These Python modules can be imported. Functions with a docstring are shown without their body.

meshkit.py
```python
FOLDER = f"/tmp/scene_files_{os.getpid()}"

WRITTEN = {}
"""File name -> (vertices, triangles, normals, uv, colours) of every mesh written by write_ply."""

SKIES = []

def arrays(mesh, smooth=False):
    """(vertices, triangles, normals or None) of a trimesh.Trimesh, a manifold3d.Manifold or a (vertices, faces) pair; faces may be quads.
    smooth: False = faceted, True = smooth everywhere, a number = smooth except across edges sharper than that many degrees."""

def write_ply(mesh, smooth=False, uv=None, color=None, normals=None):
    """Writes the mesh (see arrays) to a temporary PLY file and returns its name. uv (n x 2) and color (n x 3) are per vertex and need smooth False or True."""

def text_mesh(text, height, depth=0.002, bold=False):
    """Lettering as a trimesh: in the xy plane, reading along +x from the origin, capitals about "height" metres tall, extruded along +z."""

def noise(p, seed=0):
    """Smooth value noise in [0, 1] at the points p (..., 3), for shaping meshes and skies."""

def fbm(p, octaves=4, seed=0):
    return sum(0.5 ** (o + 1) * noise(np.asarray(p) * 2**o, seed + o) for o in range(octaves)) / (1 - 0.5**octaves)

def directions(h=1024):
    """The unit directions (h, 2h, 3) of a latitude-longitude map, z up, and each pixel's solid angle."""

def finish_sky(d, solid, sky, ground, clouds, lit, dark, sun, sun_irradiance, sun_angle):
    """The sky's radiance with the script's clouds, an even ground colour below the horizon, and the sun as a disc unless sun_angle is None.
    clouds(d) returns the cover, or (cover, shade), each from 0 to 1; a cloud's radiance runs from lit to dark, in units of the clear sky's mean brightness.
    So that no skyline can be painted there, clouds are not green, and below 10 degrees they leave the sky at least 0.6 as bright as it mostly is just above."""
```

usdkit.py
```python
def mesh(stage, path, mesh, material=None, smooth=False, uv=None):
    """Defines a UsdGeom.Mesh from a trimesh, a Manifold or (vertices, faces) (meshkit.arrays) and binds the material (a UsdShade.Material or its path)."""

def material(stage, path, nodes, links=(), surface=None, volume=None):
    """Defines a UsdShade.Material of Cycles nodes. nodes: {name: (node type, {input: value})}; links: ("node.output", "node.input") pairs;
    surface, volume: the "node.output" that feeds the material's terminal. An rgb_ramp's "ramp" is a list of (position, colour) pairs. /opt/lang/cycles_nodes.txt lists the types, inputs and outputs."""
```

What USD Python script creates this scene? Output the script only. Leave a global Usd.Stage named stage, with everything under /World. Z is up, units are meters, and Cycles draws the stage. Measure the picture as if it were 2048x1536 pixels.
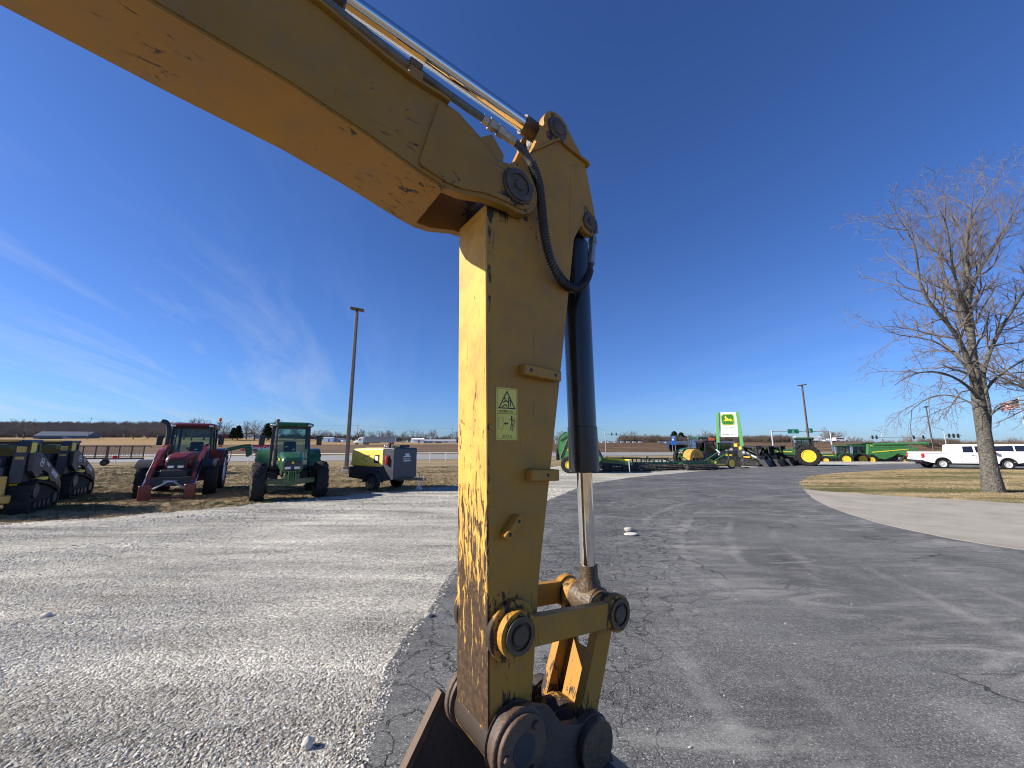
import math, random, colorsys
import numpy as np
import trimesh, shapely, usdkit, meshkit
from shapely.geometry import Polygon, LineString, Point, MultiPolygon
from shapely.ops import unary_union
from pxr import Usd, UsdGeom, UsdShade, UsdLux, Gf, Sdf, Vt

stage = Usd.Stage.CreateInMemory()
UsdGeom.SetStageUpAxis(stage, 'Z'); UsdGeom.SetStageMetersPerUnit(stage, 1.0)
UsdGeom.Xform.Define(stage, '/World')
UsdGeom.Scope.Define(stage, '/World/Looks')

# ---------------------------------------------------------------- camera, sky, sun, exposure
FPX, HEYE = 750.0, 1.95                       # focal length in pixels of a 2048 wide picture, eye height
PITCH = math.atan(120 / FPX)
EXPOSURE = 1.0
SUN_DIR = np.array([-1.0, -0.15, 0.0]); SUN_DIR /= np.linalg.norm(SUN_DIR)
SUN_EL = math.radians(30)
SUN_INT, SKY_STR = 1.25, 0.05
cam = UsdGeom.Camera.Define(stage, '/World/camera')
cam.CreateHorizontalApertureAttr(36.0); cam.CreateVerticalApertureAttr(27.0)
cam.CreateFocalLengthAttr(36.0 * FPX / 2048)
cam.CreateClippingRangeAttr(Gf.Vec2f(0.05, 20000))
cam.CreateExposureAttr(EXPOSURE)
cam.AddTranslateOp().Set(Gf.Vec3d(0, 0, HEYE)); cam.AddRotateXOp().Set(90 + math.degrees(PITCH))
S3 = np.array([*(SUN_DIR[:2] * math.cos(SUN_EL)), math.sin(SUN_EL)])
sun = UsdLux.DistantLight.Define(stage, '/World/sun')
sun.CreateIntensityAttr(SUN_INT); sun.CreateAngleAttr(0.5); sun.CreateNormalizeAttr(True)
sun.CreateColorAttr(Gf.Vec3f(1.0, 0.945, 0.86))
_x = np.cross([0, 0, 1.0], S3); _x /= np.linalg.norm(_x); _y = np.cross(S3, _x)
sun.AddTransformOp().Set(Gf.Matrix4d(*_x, 0, *_y, 0, *S3, 0, 0, 0, 0, 1))
dome = UsdLux.DomeLight.Define(stage, '/World/sky')
skymat = usdkit.material(stage, '/World/Looks/sky_material', {
    'sky': ('sky_texture', dict(sky_type='single_scattering', sun_disc=False, sun_elevation=SUN_EL, sun_rotation=math.atan2(S3[0], S3[1]),
                                altitude=300.0, air_density=1.0, aerosol_density=0.45, ozone_density=2.6)),
    'tc': ('texture_coordinate', {}),
    'sep': ('separate_xyz', {}),
    'zz': ('math', dict(math_type='add', value2=0.09)),
    'zc': ('math', dict(math_type='maximum', value2=0.03)),
    'px': ('math', dict(math_type='divide')), 'py': ('math', dict(math_type='divide')),
    'pv': ('combine_xyz', dict(z=0.0)),
    'mp': ('mapping', dict(rotation=(0, 0, math.radians(-20)), scale=(1.0, 1.0, 1.0))),
    'mp2': ('mapping', dict(scale=(1.5, 0.26, 1.0), location=(3.3, 0.4, 0))),
    'n1': ('noise_texture', dict(scale=1.0, detail=7.0, roughness=0.62, distortion=0.5)),
    'r1': ('map_range', dict(from_min=0.45, from_max=0.76, to_min=0.0, to_max=1.0, clamp=True)),
    'mp3': ('mapping', dict(scale=(0.45, 0.30, 1.0), location=(1.7, 2.2, 0))),
    'n2': ('noise_texture', dict(scale=1.0, detail=2.0, roughness=0.5)),
    'r2': ('map_range', dict(from_min=0.30, from_max=0.55, to_min=0.12, to_max=1.0, clamp=True)),
    'el': ('map_range', dict(from_min=0.16, from_max=0.46, to_min=1.0, to_max=0.14, clamp=True)), 'm4': ('math', dict(math_type='multiply')),
    'lf': ('map_range', dict(from_min=-0.30, from_max=-0.72, to_min=0.10, to_max=1.0, clamp=True)),
    'm1': ('math', dict(math_type='multiply')), 'm2': ('math', dict(math_type='multiply')),
    'm3': ('math', dict(math_type='multiply', value2=0.85)),
    'fade': ('map_range', dict(from_min=0.0, from_max=0.10, to_min=0.45, to_max=1.0, clamp=True)),
    'mix': ('mix_color', dict(b=(6.3, 7.0, 8.0), use_clamp=False)),
    'hs': ('vector_math', dict(math_type='multiply', vector2=(0.57, 0.86, 1.46))),
    'bg': ('background_shader', dict(strength=SKY_STR))},
    [('tc.generated', 'sep.vector'), ('sep.z', 'zz.value1'), ('zz.value', 'zc.value1'),
     ('sep.x', 'px.value1'), ('zc.value', 'px.value2'), ('sep.y', 'py.value1'), ('zc.value', 'py.value2'),
     ('px.value', 'pv.x'), ('py.value', 'pv.y'), ('pv.vector', 'mp.vector'), ('mp.vector', 'mp2.vector'), ('mp2.vector', 'n1.vector'),
     ('n1.fac', 'r1.value'), ('mp.vector', 'mp3.vector'), ('mp3.vector', 'n2.vector'), ('n2.fac', 'r2.value'),
     ('sep.x', 'lf.value'), ('r1.result', 'm1.value1'), ('r2.result', 'm1.value2'), ('m1.value', 'm2.value1'), ('lf.result', 'm2.value2'),
     ('m2.value', 'm4.value1'), ('sep.z', 'el.value'), ('el.result', 'm4.value2'), ('m4.value', 'm3.value1'),
     ('sky.color', 'hs.vector1'), ('hs.vector', 'mix.a'), ('m3.value', 'mix.fac'), ('mix.result', 'bg.color')],
    surface='bg.background')
UsdShade.MaterialBindingAPI.Apply(dome.GetPrim()).Bind(skymat)
dome.GetPrim().SetCustomDataByKey('kind', 'structure')

# ---------------------------------------------------------------- helpers
rng = np.random.default_rng(7); random.seed(7)
def ray(u, v):
    x = (u - 1024) / FPX; y = (768 - v) / FPX; c, s = math.cos(PITCH), math.sin(PITCH)
    return np.array([x, c - y * s, s + y * c])
def G(u, v, z=0.0):                           # the place on the ground seen at (u, v)
    d = ray(u, v); return np.array([0, 0, HEYE]) + d * ((z - HEYE) / d[2])
def AT(u, v, y):                              # the place at distance y seen at (u, v)
    d = ray(u, v); return np.array([0, 0, HEYE]) + d * (y / d[1])

used = {}
def path_for(parent, name):
    base = f'{parent}/{name}'
    k = used.get(base, -1) + 1; used[base] = k
    return base if k == 0 else f'{base}_{k:03d}'
def keys(prim, label=None, cat=None, group=None, kind=None):
    for k, v in (('label', label), ('category', cat), ('group', group), ('kind', kind)):
        if v: prim.SetCustomDataByKey(k, v)
def thing(name, label, cat, loc=(0, 0, 0), rz=0.0, group=None, kind=None):
    x = UsdGeom.Xform.Define(stage, path_for('/World', name))
    x.AddTranslateOp().Set(Gf.Vec3d(*map(float, loc))); x.AddRotateZOp().Set(float(rz)); x.AddScaleOp().Set(Gf.Vec3f(1, 1, 1))
    keys(x.GetPrim(), label, cat, group, kind)
    return x.GetPrim()
def dup(root, loc, rz, label, group=None, scale=1.0):
    p = str(root.GetPath())
    name = root.GetName()
    x = UsdGeom.Xform.Define(stage, path_for('/World', name))
    x.GetPrim().GetReferences().AddInternalReference(root.GetPath()); x.GetPrim().SetInstanceable(True)
    UsdGeom.Xformable(x).ClearXformOpOrder()
    xf = UsdGeom.XformCommonAPI(x)
    pr = x.GetPrim()
    pr.GetAttribute('xformOp:translate').Set(Gf.Vec3d(*map(float, loc)))
    pr.GetAttribute('xformOp:rotateZ').Set(float(rz))
    pr.GetAttribute('xformOp:scale').Set(Gf.Vec3f(scale, scale, scale))
    pr.GetAttribute('xformOpOrder').Set(Vt.TokenArray(['xformOp:translate', 'xformOp:rotateZ', 'xformOp:scale']))
    keys(pr, label, None, group)
    return pr
def flat(ms):
    if isinstance(ms, (list, tuple)) and not (len(ms) == 2 and isinstance(ms[0], np.ndarray)):
        out = []
        for m in ms: out += flat(m)
        return out
    if isinstance(ms, tuple): ms = trimesh.Trimesh(ms[0], ms[1], process=False)
    return [ms]
def join(ms):
    ms = flat(ms)
    return ms[0] if len(ms) == 1 else trimesh.util.concatenate(ms)
def obj(parent, name, ms, mat, smooth=35, label=None, kind=None):
    parent = '/World' if parent is None else str(parent.GetPath())
    m = usdkit.mesh(stage, path_for(parent, name), join(ms), M[mat], smooth=smooth)
    keys(m.GetPrim(), label, None, None, kind)
    return m.GetPrim()

def box(c, s, rz=0.0, ch=0.0, ry=0.0, rx=0.0):
    h = np.array(s, float) / 2
    if ch > 0:
        ch = min(ch, h.min() * 0.95); pts = []
        for sx in (-1, 1):
            for sy in (-1, 1):
                for sz in (-1, 1):
                    for k in range(3):
                        q = np.array([sx, sy, sz]) * h; q2 = q - np.array([sx, sy, sz]) * ch; q2[k] = q[k]; pts.append(q2)
        m = trimesh.convex.convex_hull(np.array(pts))
    else:
        m = trimesh.creation.box(extents=np.array(s, float))
    if rx: m.apply_transform(trimesh.transformations.rotation_matrix(rx, [1, 0, 0]))
    if ry: m.apply_transform(trimesh.transformations.rotation_matrix(ry, [0, 1, 0]))
    if rz: m.apply_transform(trimesh.transformations.rotation_matrix(rz, [0, 0, 1]))
    m.apply_translation(c); return m
def bar(p, q, w, h=None, up=(0, 0, 1)):       # a bar of section w x h from p to q
    p = np.array(p, float); q = np.array(q, float); h = w if h is None else h
    t = q - p; L = np.linalg.norm(t); t = t / L
    up = np.array(up, float)
    if abs(t @ up) > 0.98: up = np.array([1.0, 0, 0]) if abs(t[0]) < 0.9 else np.array([0, 1.0, 0])
    s = np.cross(t, up); s /= np.linalg.norm(s); u = np.cross(s, t)
    m = trimesh.creation.box(extents=[L, w, h]); T = np.eye(4); T[:3, 0] = t; T[:3, 1] = s; T[:3, 2] = u; T[:3, 3] = (p + q) / 2
    if np.linalg.det(T[:3, :3]) < 0: T[:3, 1] *= -1
    m.apply_transform(T); return m
def frame_of(t):
    t = np.array(t, float); t /= np.linalg.norm(t)
    a = np.cross(t, [0, 0, 1.0] if abs(t[2]) < 0.9 else [1.0, 0, 0]); a /= np.linalg.norm(a)
    return t, a, np.cross(t, a)
def lathe(prof, p0, axis, n=24):              # profile of (radius, height along axis)
    t, a, b = frame_of(axis); p0 = np.array(p0, float)
    ang = np.arange(n) * 2 * np.pi / n; V = []
    for r, h in prof: V.append(p0 + t * h + r * (np.cos(ang)[:, None] * a + np.sin(ang)[:, None] * b))
    k = len(prof); V = np.vstack(V); Fs = []
    i = np.arange(n); j = (i + 1) % n
    for s in range(k - 1):
        A, B, Cc, D = s * n + i, s * n + j, (s + 1) * n + j, (s + 1) * n + i
        Fs += [np.stack([A, B, Cc], 1), np.stack([A, Cc, D], 1)]
    V = np.vstack([V, p0 + t * prof[0][1], p0 + t * prof[-1][1]])
    Fs += [np.stack([np.full(n, k * n), j, i], 1), np.stack([np.full(n, k * n + 1), (k - 1) * n + i, (k - 1) * n + j], 1)]
    return trimesh.Trimesh(V, np.vstack(Fs), process=False)
def cyl(p, q, r, n=20, r2=None, ch=0.0):
    p = np.array(p, float); q = np.array(q, float); L = np.linalg.norm(q - p); r2 = r if r2 is None else r2
    if ch: return lathe([(r - ch, 0), (r, ch), (r2, L - ch), (r2 - ch, L)], p, q - p, n)
    return lathe([(r, 0), (r2, L)], p, q - p, n)
def ring(c, axis, r_out, r_in, w, n=32):      # a flat ring (washer)
    return lathe_open([(r_in, -w / 2), (r_out, -w / 2), (r_out, w / 2), (r_in, w / 2), (r_in, -w / 2)], c, axis, n)
def lathe_open(prof, p0, axis, n=24):
    t, a, b = frame_of(axis); p0 = np.array(p0, float); ang = np.arange(n) * 2 * np.pi / n
    V = np.vstack([p0 + t * h + r * (np.cos(ang)[:, None] * a + np.sin(ang)[:, None] * b) for r, h in prof]); Fs = []
    i = np.arange(n); j = (i + 1) % n
    for s in range(len(prof) - 1):
        A, B, Cc, D = s * n + i, s * n + j, (s + 1) * n + j, (s + 1) * n + i
        Fs += [np.stack([A, B, Cc], 1), np.stack([A, Cc, D], 1)]
    return trimesh.Trimesh(V, np.vstack(Fs), process=False)
def tube(P, r, n=8, cap=True):
    P = np.array(P, float); r = np.broadcast_to(np.array(r, float), (len(P),))
    T = np.gradient(P, axis=0); T /= np.linalg.norm(T, axis=1, keepdims=True) + 1e-12
    a = np.cross(T[0], [0, 0, 1.0] if abs(T[0, 2]) < 0.9 else [1.0, 0, 0]); a /= np.linalg.norm(a)
    ang = np.arange(n) * 2 * np.pi / n; V = []
    for k in range(len(P)):
        a = a - T[k] * (a @ T[k]); a /= np.linalg.norm(a) + 1e-12; b = np.cross(T[k], a)
        V.append(P[k] + r[k] * (np.cos(ang)[:, None] * a + np.sin(ang)[:, None] * b))
    V = np.vstack(V); Fs = []; i = np.arange(n); j = (i + 1) % n
    for s in range(len(P) - 1):
        A, B, Cc, D = s * n + i, s * n + j, (s + 1) * n + j, (s + 1) * n + i
        Fs += [np.stack([A, B, Cc], 1), np.stack([A, Cc, D], 1)]
    if cap:
        V = np.vstack([V, P[0], P[-1]]); k = len(P) * n
        Fs += [np.stack([np.full(n, k), j, i], 1), np.stack([np.full(n, k + 1), k - n + i, k - n + j], 1)]
    return trimesh.Trimesh(V, np.vstack(Fs), process=False)
def smoothline(P, n=60):
    from scipy.interpolate import CubicSpline
    P = np.array(P, float); s = np.r_[0, np.cumsum(np.linalg.norm(np.diff(P, axis=0), axis=1))]
    return CubicSpline(s, P)(np.linspace(0, s[-1], n))
def extrude(poly, h):
    if not isinstance(poly, (Polygon, MultiPolygon)): poly = Polygon(poly)
    poly = poly.buffer(0)
    return trimesh.util.concatenate([trimesh.creation.extrude_polygon(g, h, engine='earcut') for g in getattr(poly, 'geoms', [poly])])
def prism(poly, y0, y1):                      # side profile (x, z) extruded from y0 to y1
    m = extrude(poly, abs(y1 - y0)); v = m.vertices.copy()
    m.vertices = np.stack([v[:, 0], max(y0, y1) - v[:, 2], v[:, 1]], 1); return m
def prism_x(poly, x0, x1):                    # front profile (y, z) extruded from x0 to x1
    m = extrude(poly, abs(x1 - x0)); v = m.vertices.copy()
    m.vertices = np.stack([min(x0, x1) + v[:, 2], v[:, 0], v[:, 1]], 1); return m
def loft(sections):                           # closed loops of equal counts, capped with fans
    n = len(sections[0]); V = np.vstack(sections); Fs = []; i = np.arange(n); j = (i + 1) % n
    for s in range(len(sections) - 1):
        A, B, Cc, D = s * n + i, s * n + j, (s + 1) * n + j, (s + 1) * n + i
        Fs += [np.stack([A, B, Cc], 1), np.stack([A, Cc, D], 1)]
    V = np.vstack([V, np.mean(sections[0], 0), np.mean(sections[-1], 0)]); k = n * len(sections)
    Fs += [np.stack([np.full(n, k), j, i], 1), np.stack([np.full(n, k + 1), k - n + i, k - n + j], 1)]
    m = trimesh.Trimesh(V, np.vstack(Fs), process=False)
    if m.volume < 0: m.invert()
    return m
def rrect(w, h, r, cx=0.0, cy=0.0, n=3):      # rounded rectangle loop
    P = []
    for k, (sx, sy) in enumerate(((1, 1), (-1, 1), (-1, -1), (1, -1))):
        for t in range(n + 1):
            an = math.pi / 2 * (k + t / n); P.append((cx + sx * (w / 2 - r) + r * math.cos(an), cy + sy * (h / 2 - r) + r * math.sin(an)))
    return np.array(P)
def loft_x(secs, r=0.05):                     # (x, width, z0, z1) rounded sections along x
    return loft([np.array([(x, y, z) for y, z in rrect(w, z1 - z0, min(r, w / 2.1, (z1 - z0) / 2.1), 0, (z0 + z1) / 2)]) for x, w, z0, z1 in secs])
def moved(m, loc=(0, 0, 0), rz=0.0, rx=0.0, ry=0.0, s=1.0):
    m = join(m).copy(); m.apply_scale(s)
    for an, ax in ((rx, [1, 0, 0]), (ry, [0, 1, 0]), (rz, [0, 0, 1])):
        if an: m.apply_transform(trimesh.transformations.rotation_matrix(an, ax))
    m.apply_translation(loc); return m
def circle(cx, cz, r, n=24, a0=0.0, a1=2 * math.pi):
    return [(cx + r * math.cos(a0 + (a1 - a0) * k / n), cz + r * math.sin(a0 + (a1 - a0) * k / n)) for k in range(n + (a1 - a0 < 6.28))]
def text_on(text, h, origin, right, up, depth=0.004, bold=True, center=True):
    m = meshkit.text_mesh(text, h, depth, bold); v = m.vertices.copy()
    if center: v[:, 0] -= (v[:, 0].min() + v[:, 0].max()) / 2; v[:, 1] -= (v[:, 1].min() + v[:, 1].max()) / 2
    right = np.array(right, float) / np.linalg.norm(right); up = np.array(up, float) / np.linalg.norm(up); nrm = np.cross(right, up)
    m.vertices = np.array(origin) + v[:, :1] * right + v[:, 1:2] * up + v[:, 2:3] * nrm
    return m
def instancer(name, protos, mats, pos, idx, scale, quat, kind='stuff', label=None, cat=None):
    p = path_for('/World', name)
    pi = UsdGeom.PointInstancer.Define(stage, p)
    UsdGeom.Scope.Define(stage, p + '/Prototypes')
    rel = []
    for k, (m, mt) in enumerate(zip(protos, mats)):
        q = f'{p}/Prototypes/piece_{k:03d}' if k else f'{p}/Prototypes/piece'
        usdkit.mesh(stage, q, m, M[mt], smooth=False); rel.append(Sdf.Path(q))
    pi.CreatePrototypesRel().SetTargets(rel)
    pi.CreatePositionsAttr(Vt.Vec3fArray.FromNumpy(np.asarray(pos, np.float32)))
    pi.CreateProtoIndicesAttr(Vt.IntArray.FromNumpy(np.asarray(idx, np.int32)))
    pi.CreateScalesAttr(Vt.Vec3fArray.FromNumpy(np.asarray(scale, np.float32)))
    pi.CreateOrientationsAttr(Vt.QuathArray([Gf.Quath(float(q[0]), float(q[1]), float(q[2]), float(q[3])) for q in quat]))
    keys(pi.GetPrim(), label, cat, None, kind)
    return pi.GetPrim()
def quats_z(n, tilt=0.0):
    an = rng.uniform(0, 2 * np.pi, n) / 2; q = np.zeros((n, 4)); q[:, 0] = np.cos(an); q[:, 3] = np.sin(an)
    if tilt: q[:, 1] = rng.normal(0, tilt, n); q[:, 2] = rng.normal(0, tilt, n); q /= np.linalg.norm(q, axis=1, keepdims=True)
    return q

# ---------------------------------------------------------------- materials
M = {}
def sock(links, nodes): pass
def mat(name, color, rough=0.5, metal=0.0, var=0.12, scale=6.0, bump=0.0, bscale=60.0, spec=0.5, coat=0.0, dust=0.0, dustc=(0.30, 0.25, 0.19), bevel=0.0, chips=0.0, chipc=(0.05, 0.03, 0.02), rvar=0.1):
    N = {'tc': ('texture_coordinate', {}), 'p': ('principled_bsdf', dict(roughness=rough, metallic=metal, specular_ior_level=spec, coat_weight=coat)),
         'n': ('noise_texture', dict(scale=scale, detail=5.0, roughness=0.6)),
         'hv': ('map_range', dict(from_min=0.25, from_max=0.75, to_min=1 - var, to_max=1 + var)),
         'c': ('vector_math', dict(math_type='scale', vector1=color)),
         'rr': ('map_range', dict(from_min=0.3, from_max=0.7, to_min=max(0.03, rough - rvar), to_max=min(1, rough + rvar)))}
    L = [('tc.object', 'n.vector'), ('n.fac', 'hv.value'), ('hv.result', 'c.scale'), ('n.fac', 'rr.value'), ('rr.result', 'p.roughness')]
    out = 'c.vector'
    if dust:
        N |= {'dn': ('noise_texture', dict(scale=scale * 0.6, detail=6.0, roughness=0.7)), 'dr': ('map_range', dict(from_min=0.42, from_max=0.72, to_min=dust * 0.25, to_max=dust, clamp=True)),
              'dm': ('mix_color', dict(b=dustc))}
        L += [('tc.object', 'dn.vector'), ('dn.fac', 'dr.value'), ('dr.result', 'dm.fac'), (out, 'dm.a')]; out = 'dm.result'
    if chips:
        N |= {'cn': ('noise_texture', dict(scale=22.0, detail=4.0, roughness=0.65, distortion=0.6)), 'cr': ('map_range', dict(from_min=0.70 - chips, from_max=0.72 - chips, to_min=0.0, to_max=1.0, clamp=True)),
              'cm': ('mix_color', dict(b=chipc))}
        L += [('tc.object', 'cn.vector'), ('cn.fac', 'cr.value'), ('cr.result', 'cm.fac'), (out, 'cm.a')]; out = 'cm.result'
    L.append((out, 'p.base_color'))
    if bump:
        N |= {'bn': ('noise_texture', dict(scale=bscale, detail=4.0)), 'b': ('bump', dict(strength=1.0, distance=bump))}
        L += [('tc.object', 'bn.vector'), ('bn.fac', 'b.height'), ('b.normal', 'p.normal')]
    if bevel:
        N['bv'] = ('bevel', dict(radius=bevel, samples=6))
        L += [('bv.bevel', 'b.normal')] if bump else [('bv.bevel', 'p.normal')]
    M[name] = usdkit.material(stage, '/World/Looks/' + name, N, L, surface='p.BSDF')
def pane(name, tint=(0.75, 0.85, 0.82), refl=1.0, rough=0.0):
    M[name] = usdkit.material(stage, '/World/Looks/' + name, {'t': ('transparent_bsdf', dict(color=tint)), 'g': ('glossy_bsdf', dict(color=(refl,) * 3, roughness=rough)),
        'f': ('fresnel', dict(IOR=1.5)), 'm': ('mix_closure', {})}, [('f.fac', 'm.fac'), ('t.BSDF', 'm.closure1'), ('g.BSDF', 'm.closure2')], surface='m.closure')
GLYPH = {'は':[[(375,80),(380,159),(440,229),(525,259),(674,259),(663,508),(400,515),(400,589),(657,585),(660,769),(749,769),(741,591),(915,609),(914,535),(740,511),(750,233),(949,95),(900,35),(758,144),(724,20),(634,-30),(460,-14)],[(445,110),(498,50),(616,45),(664,83),(674,181),(518,194),(456,153)],[(115,195),(165,769),(234,769),(254,760),(195,430),(196,176),(255,299),(295,260),(219,-34),(150,-34)]],'ね':[[(55,145),(279,484),(275,549),(90,525),(80,609),(282,625),(290,794),(379,794),(365,649),(394,600),(351,496),(550,629),(635,655),(759,634),(829,564),(864,474),(860,203),(969,95),(925,40),(843,119),(774,25),(684,-9),(550,5),(485,60),(475,169),(530,239),(630,270),(789,243),(784,476),(723,563),(675,584),(527,544),(345,397),(344,-39),(260,-39),(262,299),(109,85)],[(544,114),(593,65),(671,60),(743,106),(769,166),(618,204),(546,163)]],'飛':[[(35,-34),(139,108),(189,294),(186,344),(50,345),(50,414),(194,419),(194,547),(90,530),(75,589),(354,679),(404,625),(265,572),(265,418),(425,415),(430,689),(499,689),(501,416),(724,414),(743,260),(860,359),(924,329),(820,235),(939,164),(904,115),(745,185),(770,88),(832,5),(898,-13),(920,84),(964,49),(919,-79),(820,-69),(730,5),(675,155),(650,344),(500,341),(499,-69),(430,-69),(425,344),(266,343),(234,145),(184,30),(94,-79)],[(105,789),(714,789),(720,698),(750,685),(854,789),(909,750),(810,658),(924,604),(924,580),(890,545),(740,603),(775,522),(847,460),(898,461),(910,529),(949,499),(944,425),(904,385),(765,425),(695,520),(646,719),(110,720)]],'ば':[[(865,800),(914,819),(969,685),(920,670)],[(350,119),(390,199),(445,234),(649,249),(638,498),(375,505),(375,579),(637,575),(635,759),(724,759),(716,581),(890,599),(889,525),(715,501),(725,233),(924,85),(875,25),(733,134),(714,30),(669,-19),(510,-44),(370,25)],[(424,105),(472,40),(576,30),(634,62),(654,151),(636,179),(518,189),(451,163)],[(765,765),(814,789),(864,650),(815,640)],[(90,205),(140,749),(229,754),(170,410),(171,161),(230,289),(270,245),(200,41),(199,-44),(125,-44)]],'さ':[[(160,550),(160,629),(547,620),(500,789),(584,799),(633,630),(854,674),(859,595),(659,553),(809,299),(769,240),(530,270),(535,334),(694,324),(577,549)],[(185,135),(230,324),(304,314),(265,150),(317,70),(480,30),(759,54),(754,-24),(584,-45),(350,-29),(255,15)]],'れ':[[(55,140),(279,479),(275,549),(85,525),(80,609),(287,625),(290,794),(379,794),(365,644),(394,600),(351,491),(575,634),(674,649),(749,624),(795,544),(760,113),(826,75),(959,154),(974,70),(819,-9),(745,-4),(700,30),(680,179),(714,520),(655,574),(512,529),(340,377),(349,-39),(260,-39),(262,294),(109,80)]],'近':[[(40,0),(190,130),(189,401),(50,405),(55,480),(259,479),(260,123),(368,50),(515,20),(965,39),(944,-39),(899,-45),(455,-44),(360,-19),(225,64),(94,-59)],[(320,115),(404,364),(415,779),(869,839),(919,780),(490,715),(493,545),(949,544),(949,475),(765,471),(764,80),(695,80),(690,474),(491,473),(429,160),(384,80)],[(80,780),(139,819),(289,645),(225,610)]],'づ':[[(815,800),(869,824),(949,690),(895,665)],[(60,495),(475,624),(694,624),(799,574),(864,499),(889,305),(824,170),(699,75),(564,25),(345,-4),(315,79),(556,110),(743,211),(804,333),(784,462),(727,524),(625,560),(403,529),(104,420)],[(705,755),(759,784),(834,645),(780,625)]],'く':[[(205,365),(220,429),(285,494),(644,794),(699,735),(351,448),(305,374),(724,0),(655,-64)]],'な':[[(660,595),(709,654),(929,520),(880,460)],[(320,85),(340,164),(385,209),(465,239),(619,237),(610,485),(684,484),(695,212),(900,89),(855,20),(698,129),(664,-4),(574,-50),(380,-19)],[(399,84),(443,30),(561,25),(619,83),(619,161),(453,169),(405,132)],[(95,180),(304,549),(105,555),(95,629),(331,630),(360,799),(449,794),(415,642),(569,674),(569,600),(391,563),(179,150)]]}
# ---------------------------------------------------------------- surfaces of the ground
def gmat(name, nodes, links): M[name] = usdkit.material(stage, '/World/Looks/' + name, nodes, links, surface='p.BSDF')
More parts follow.
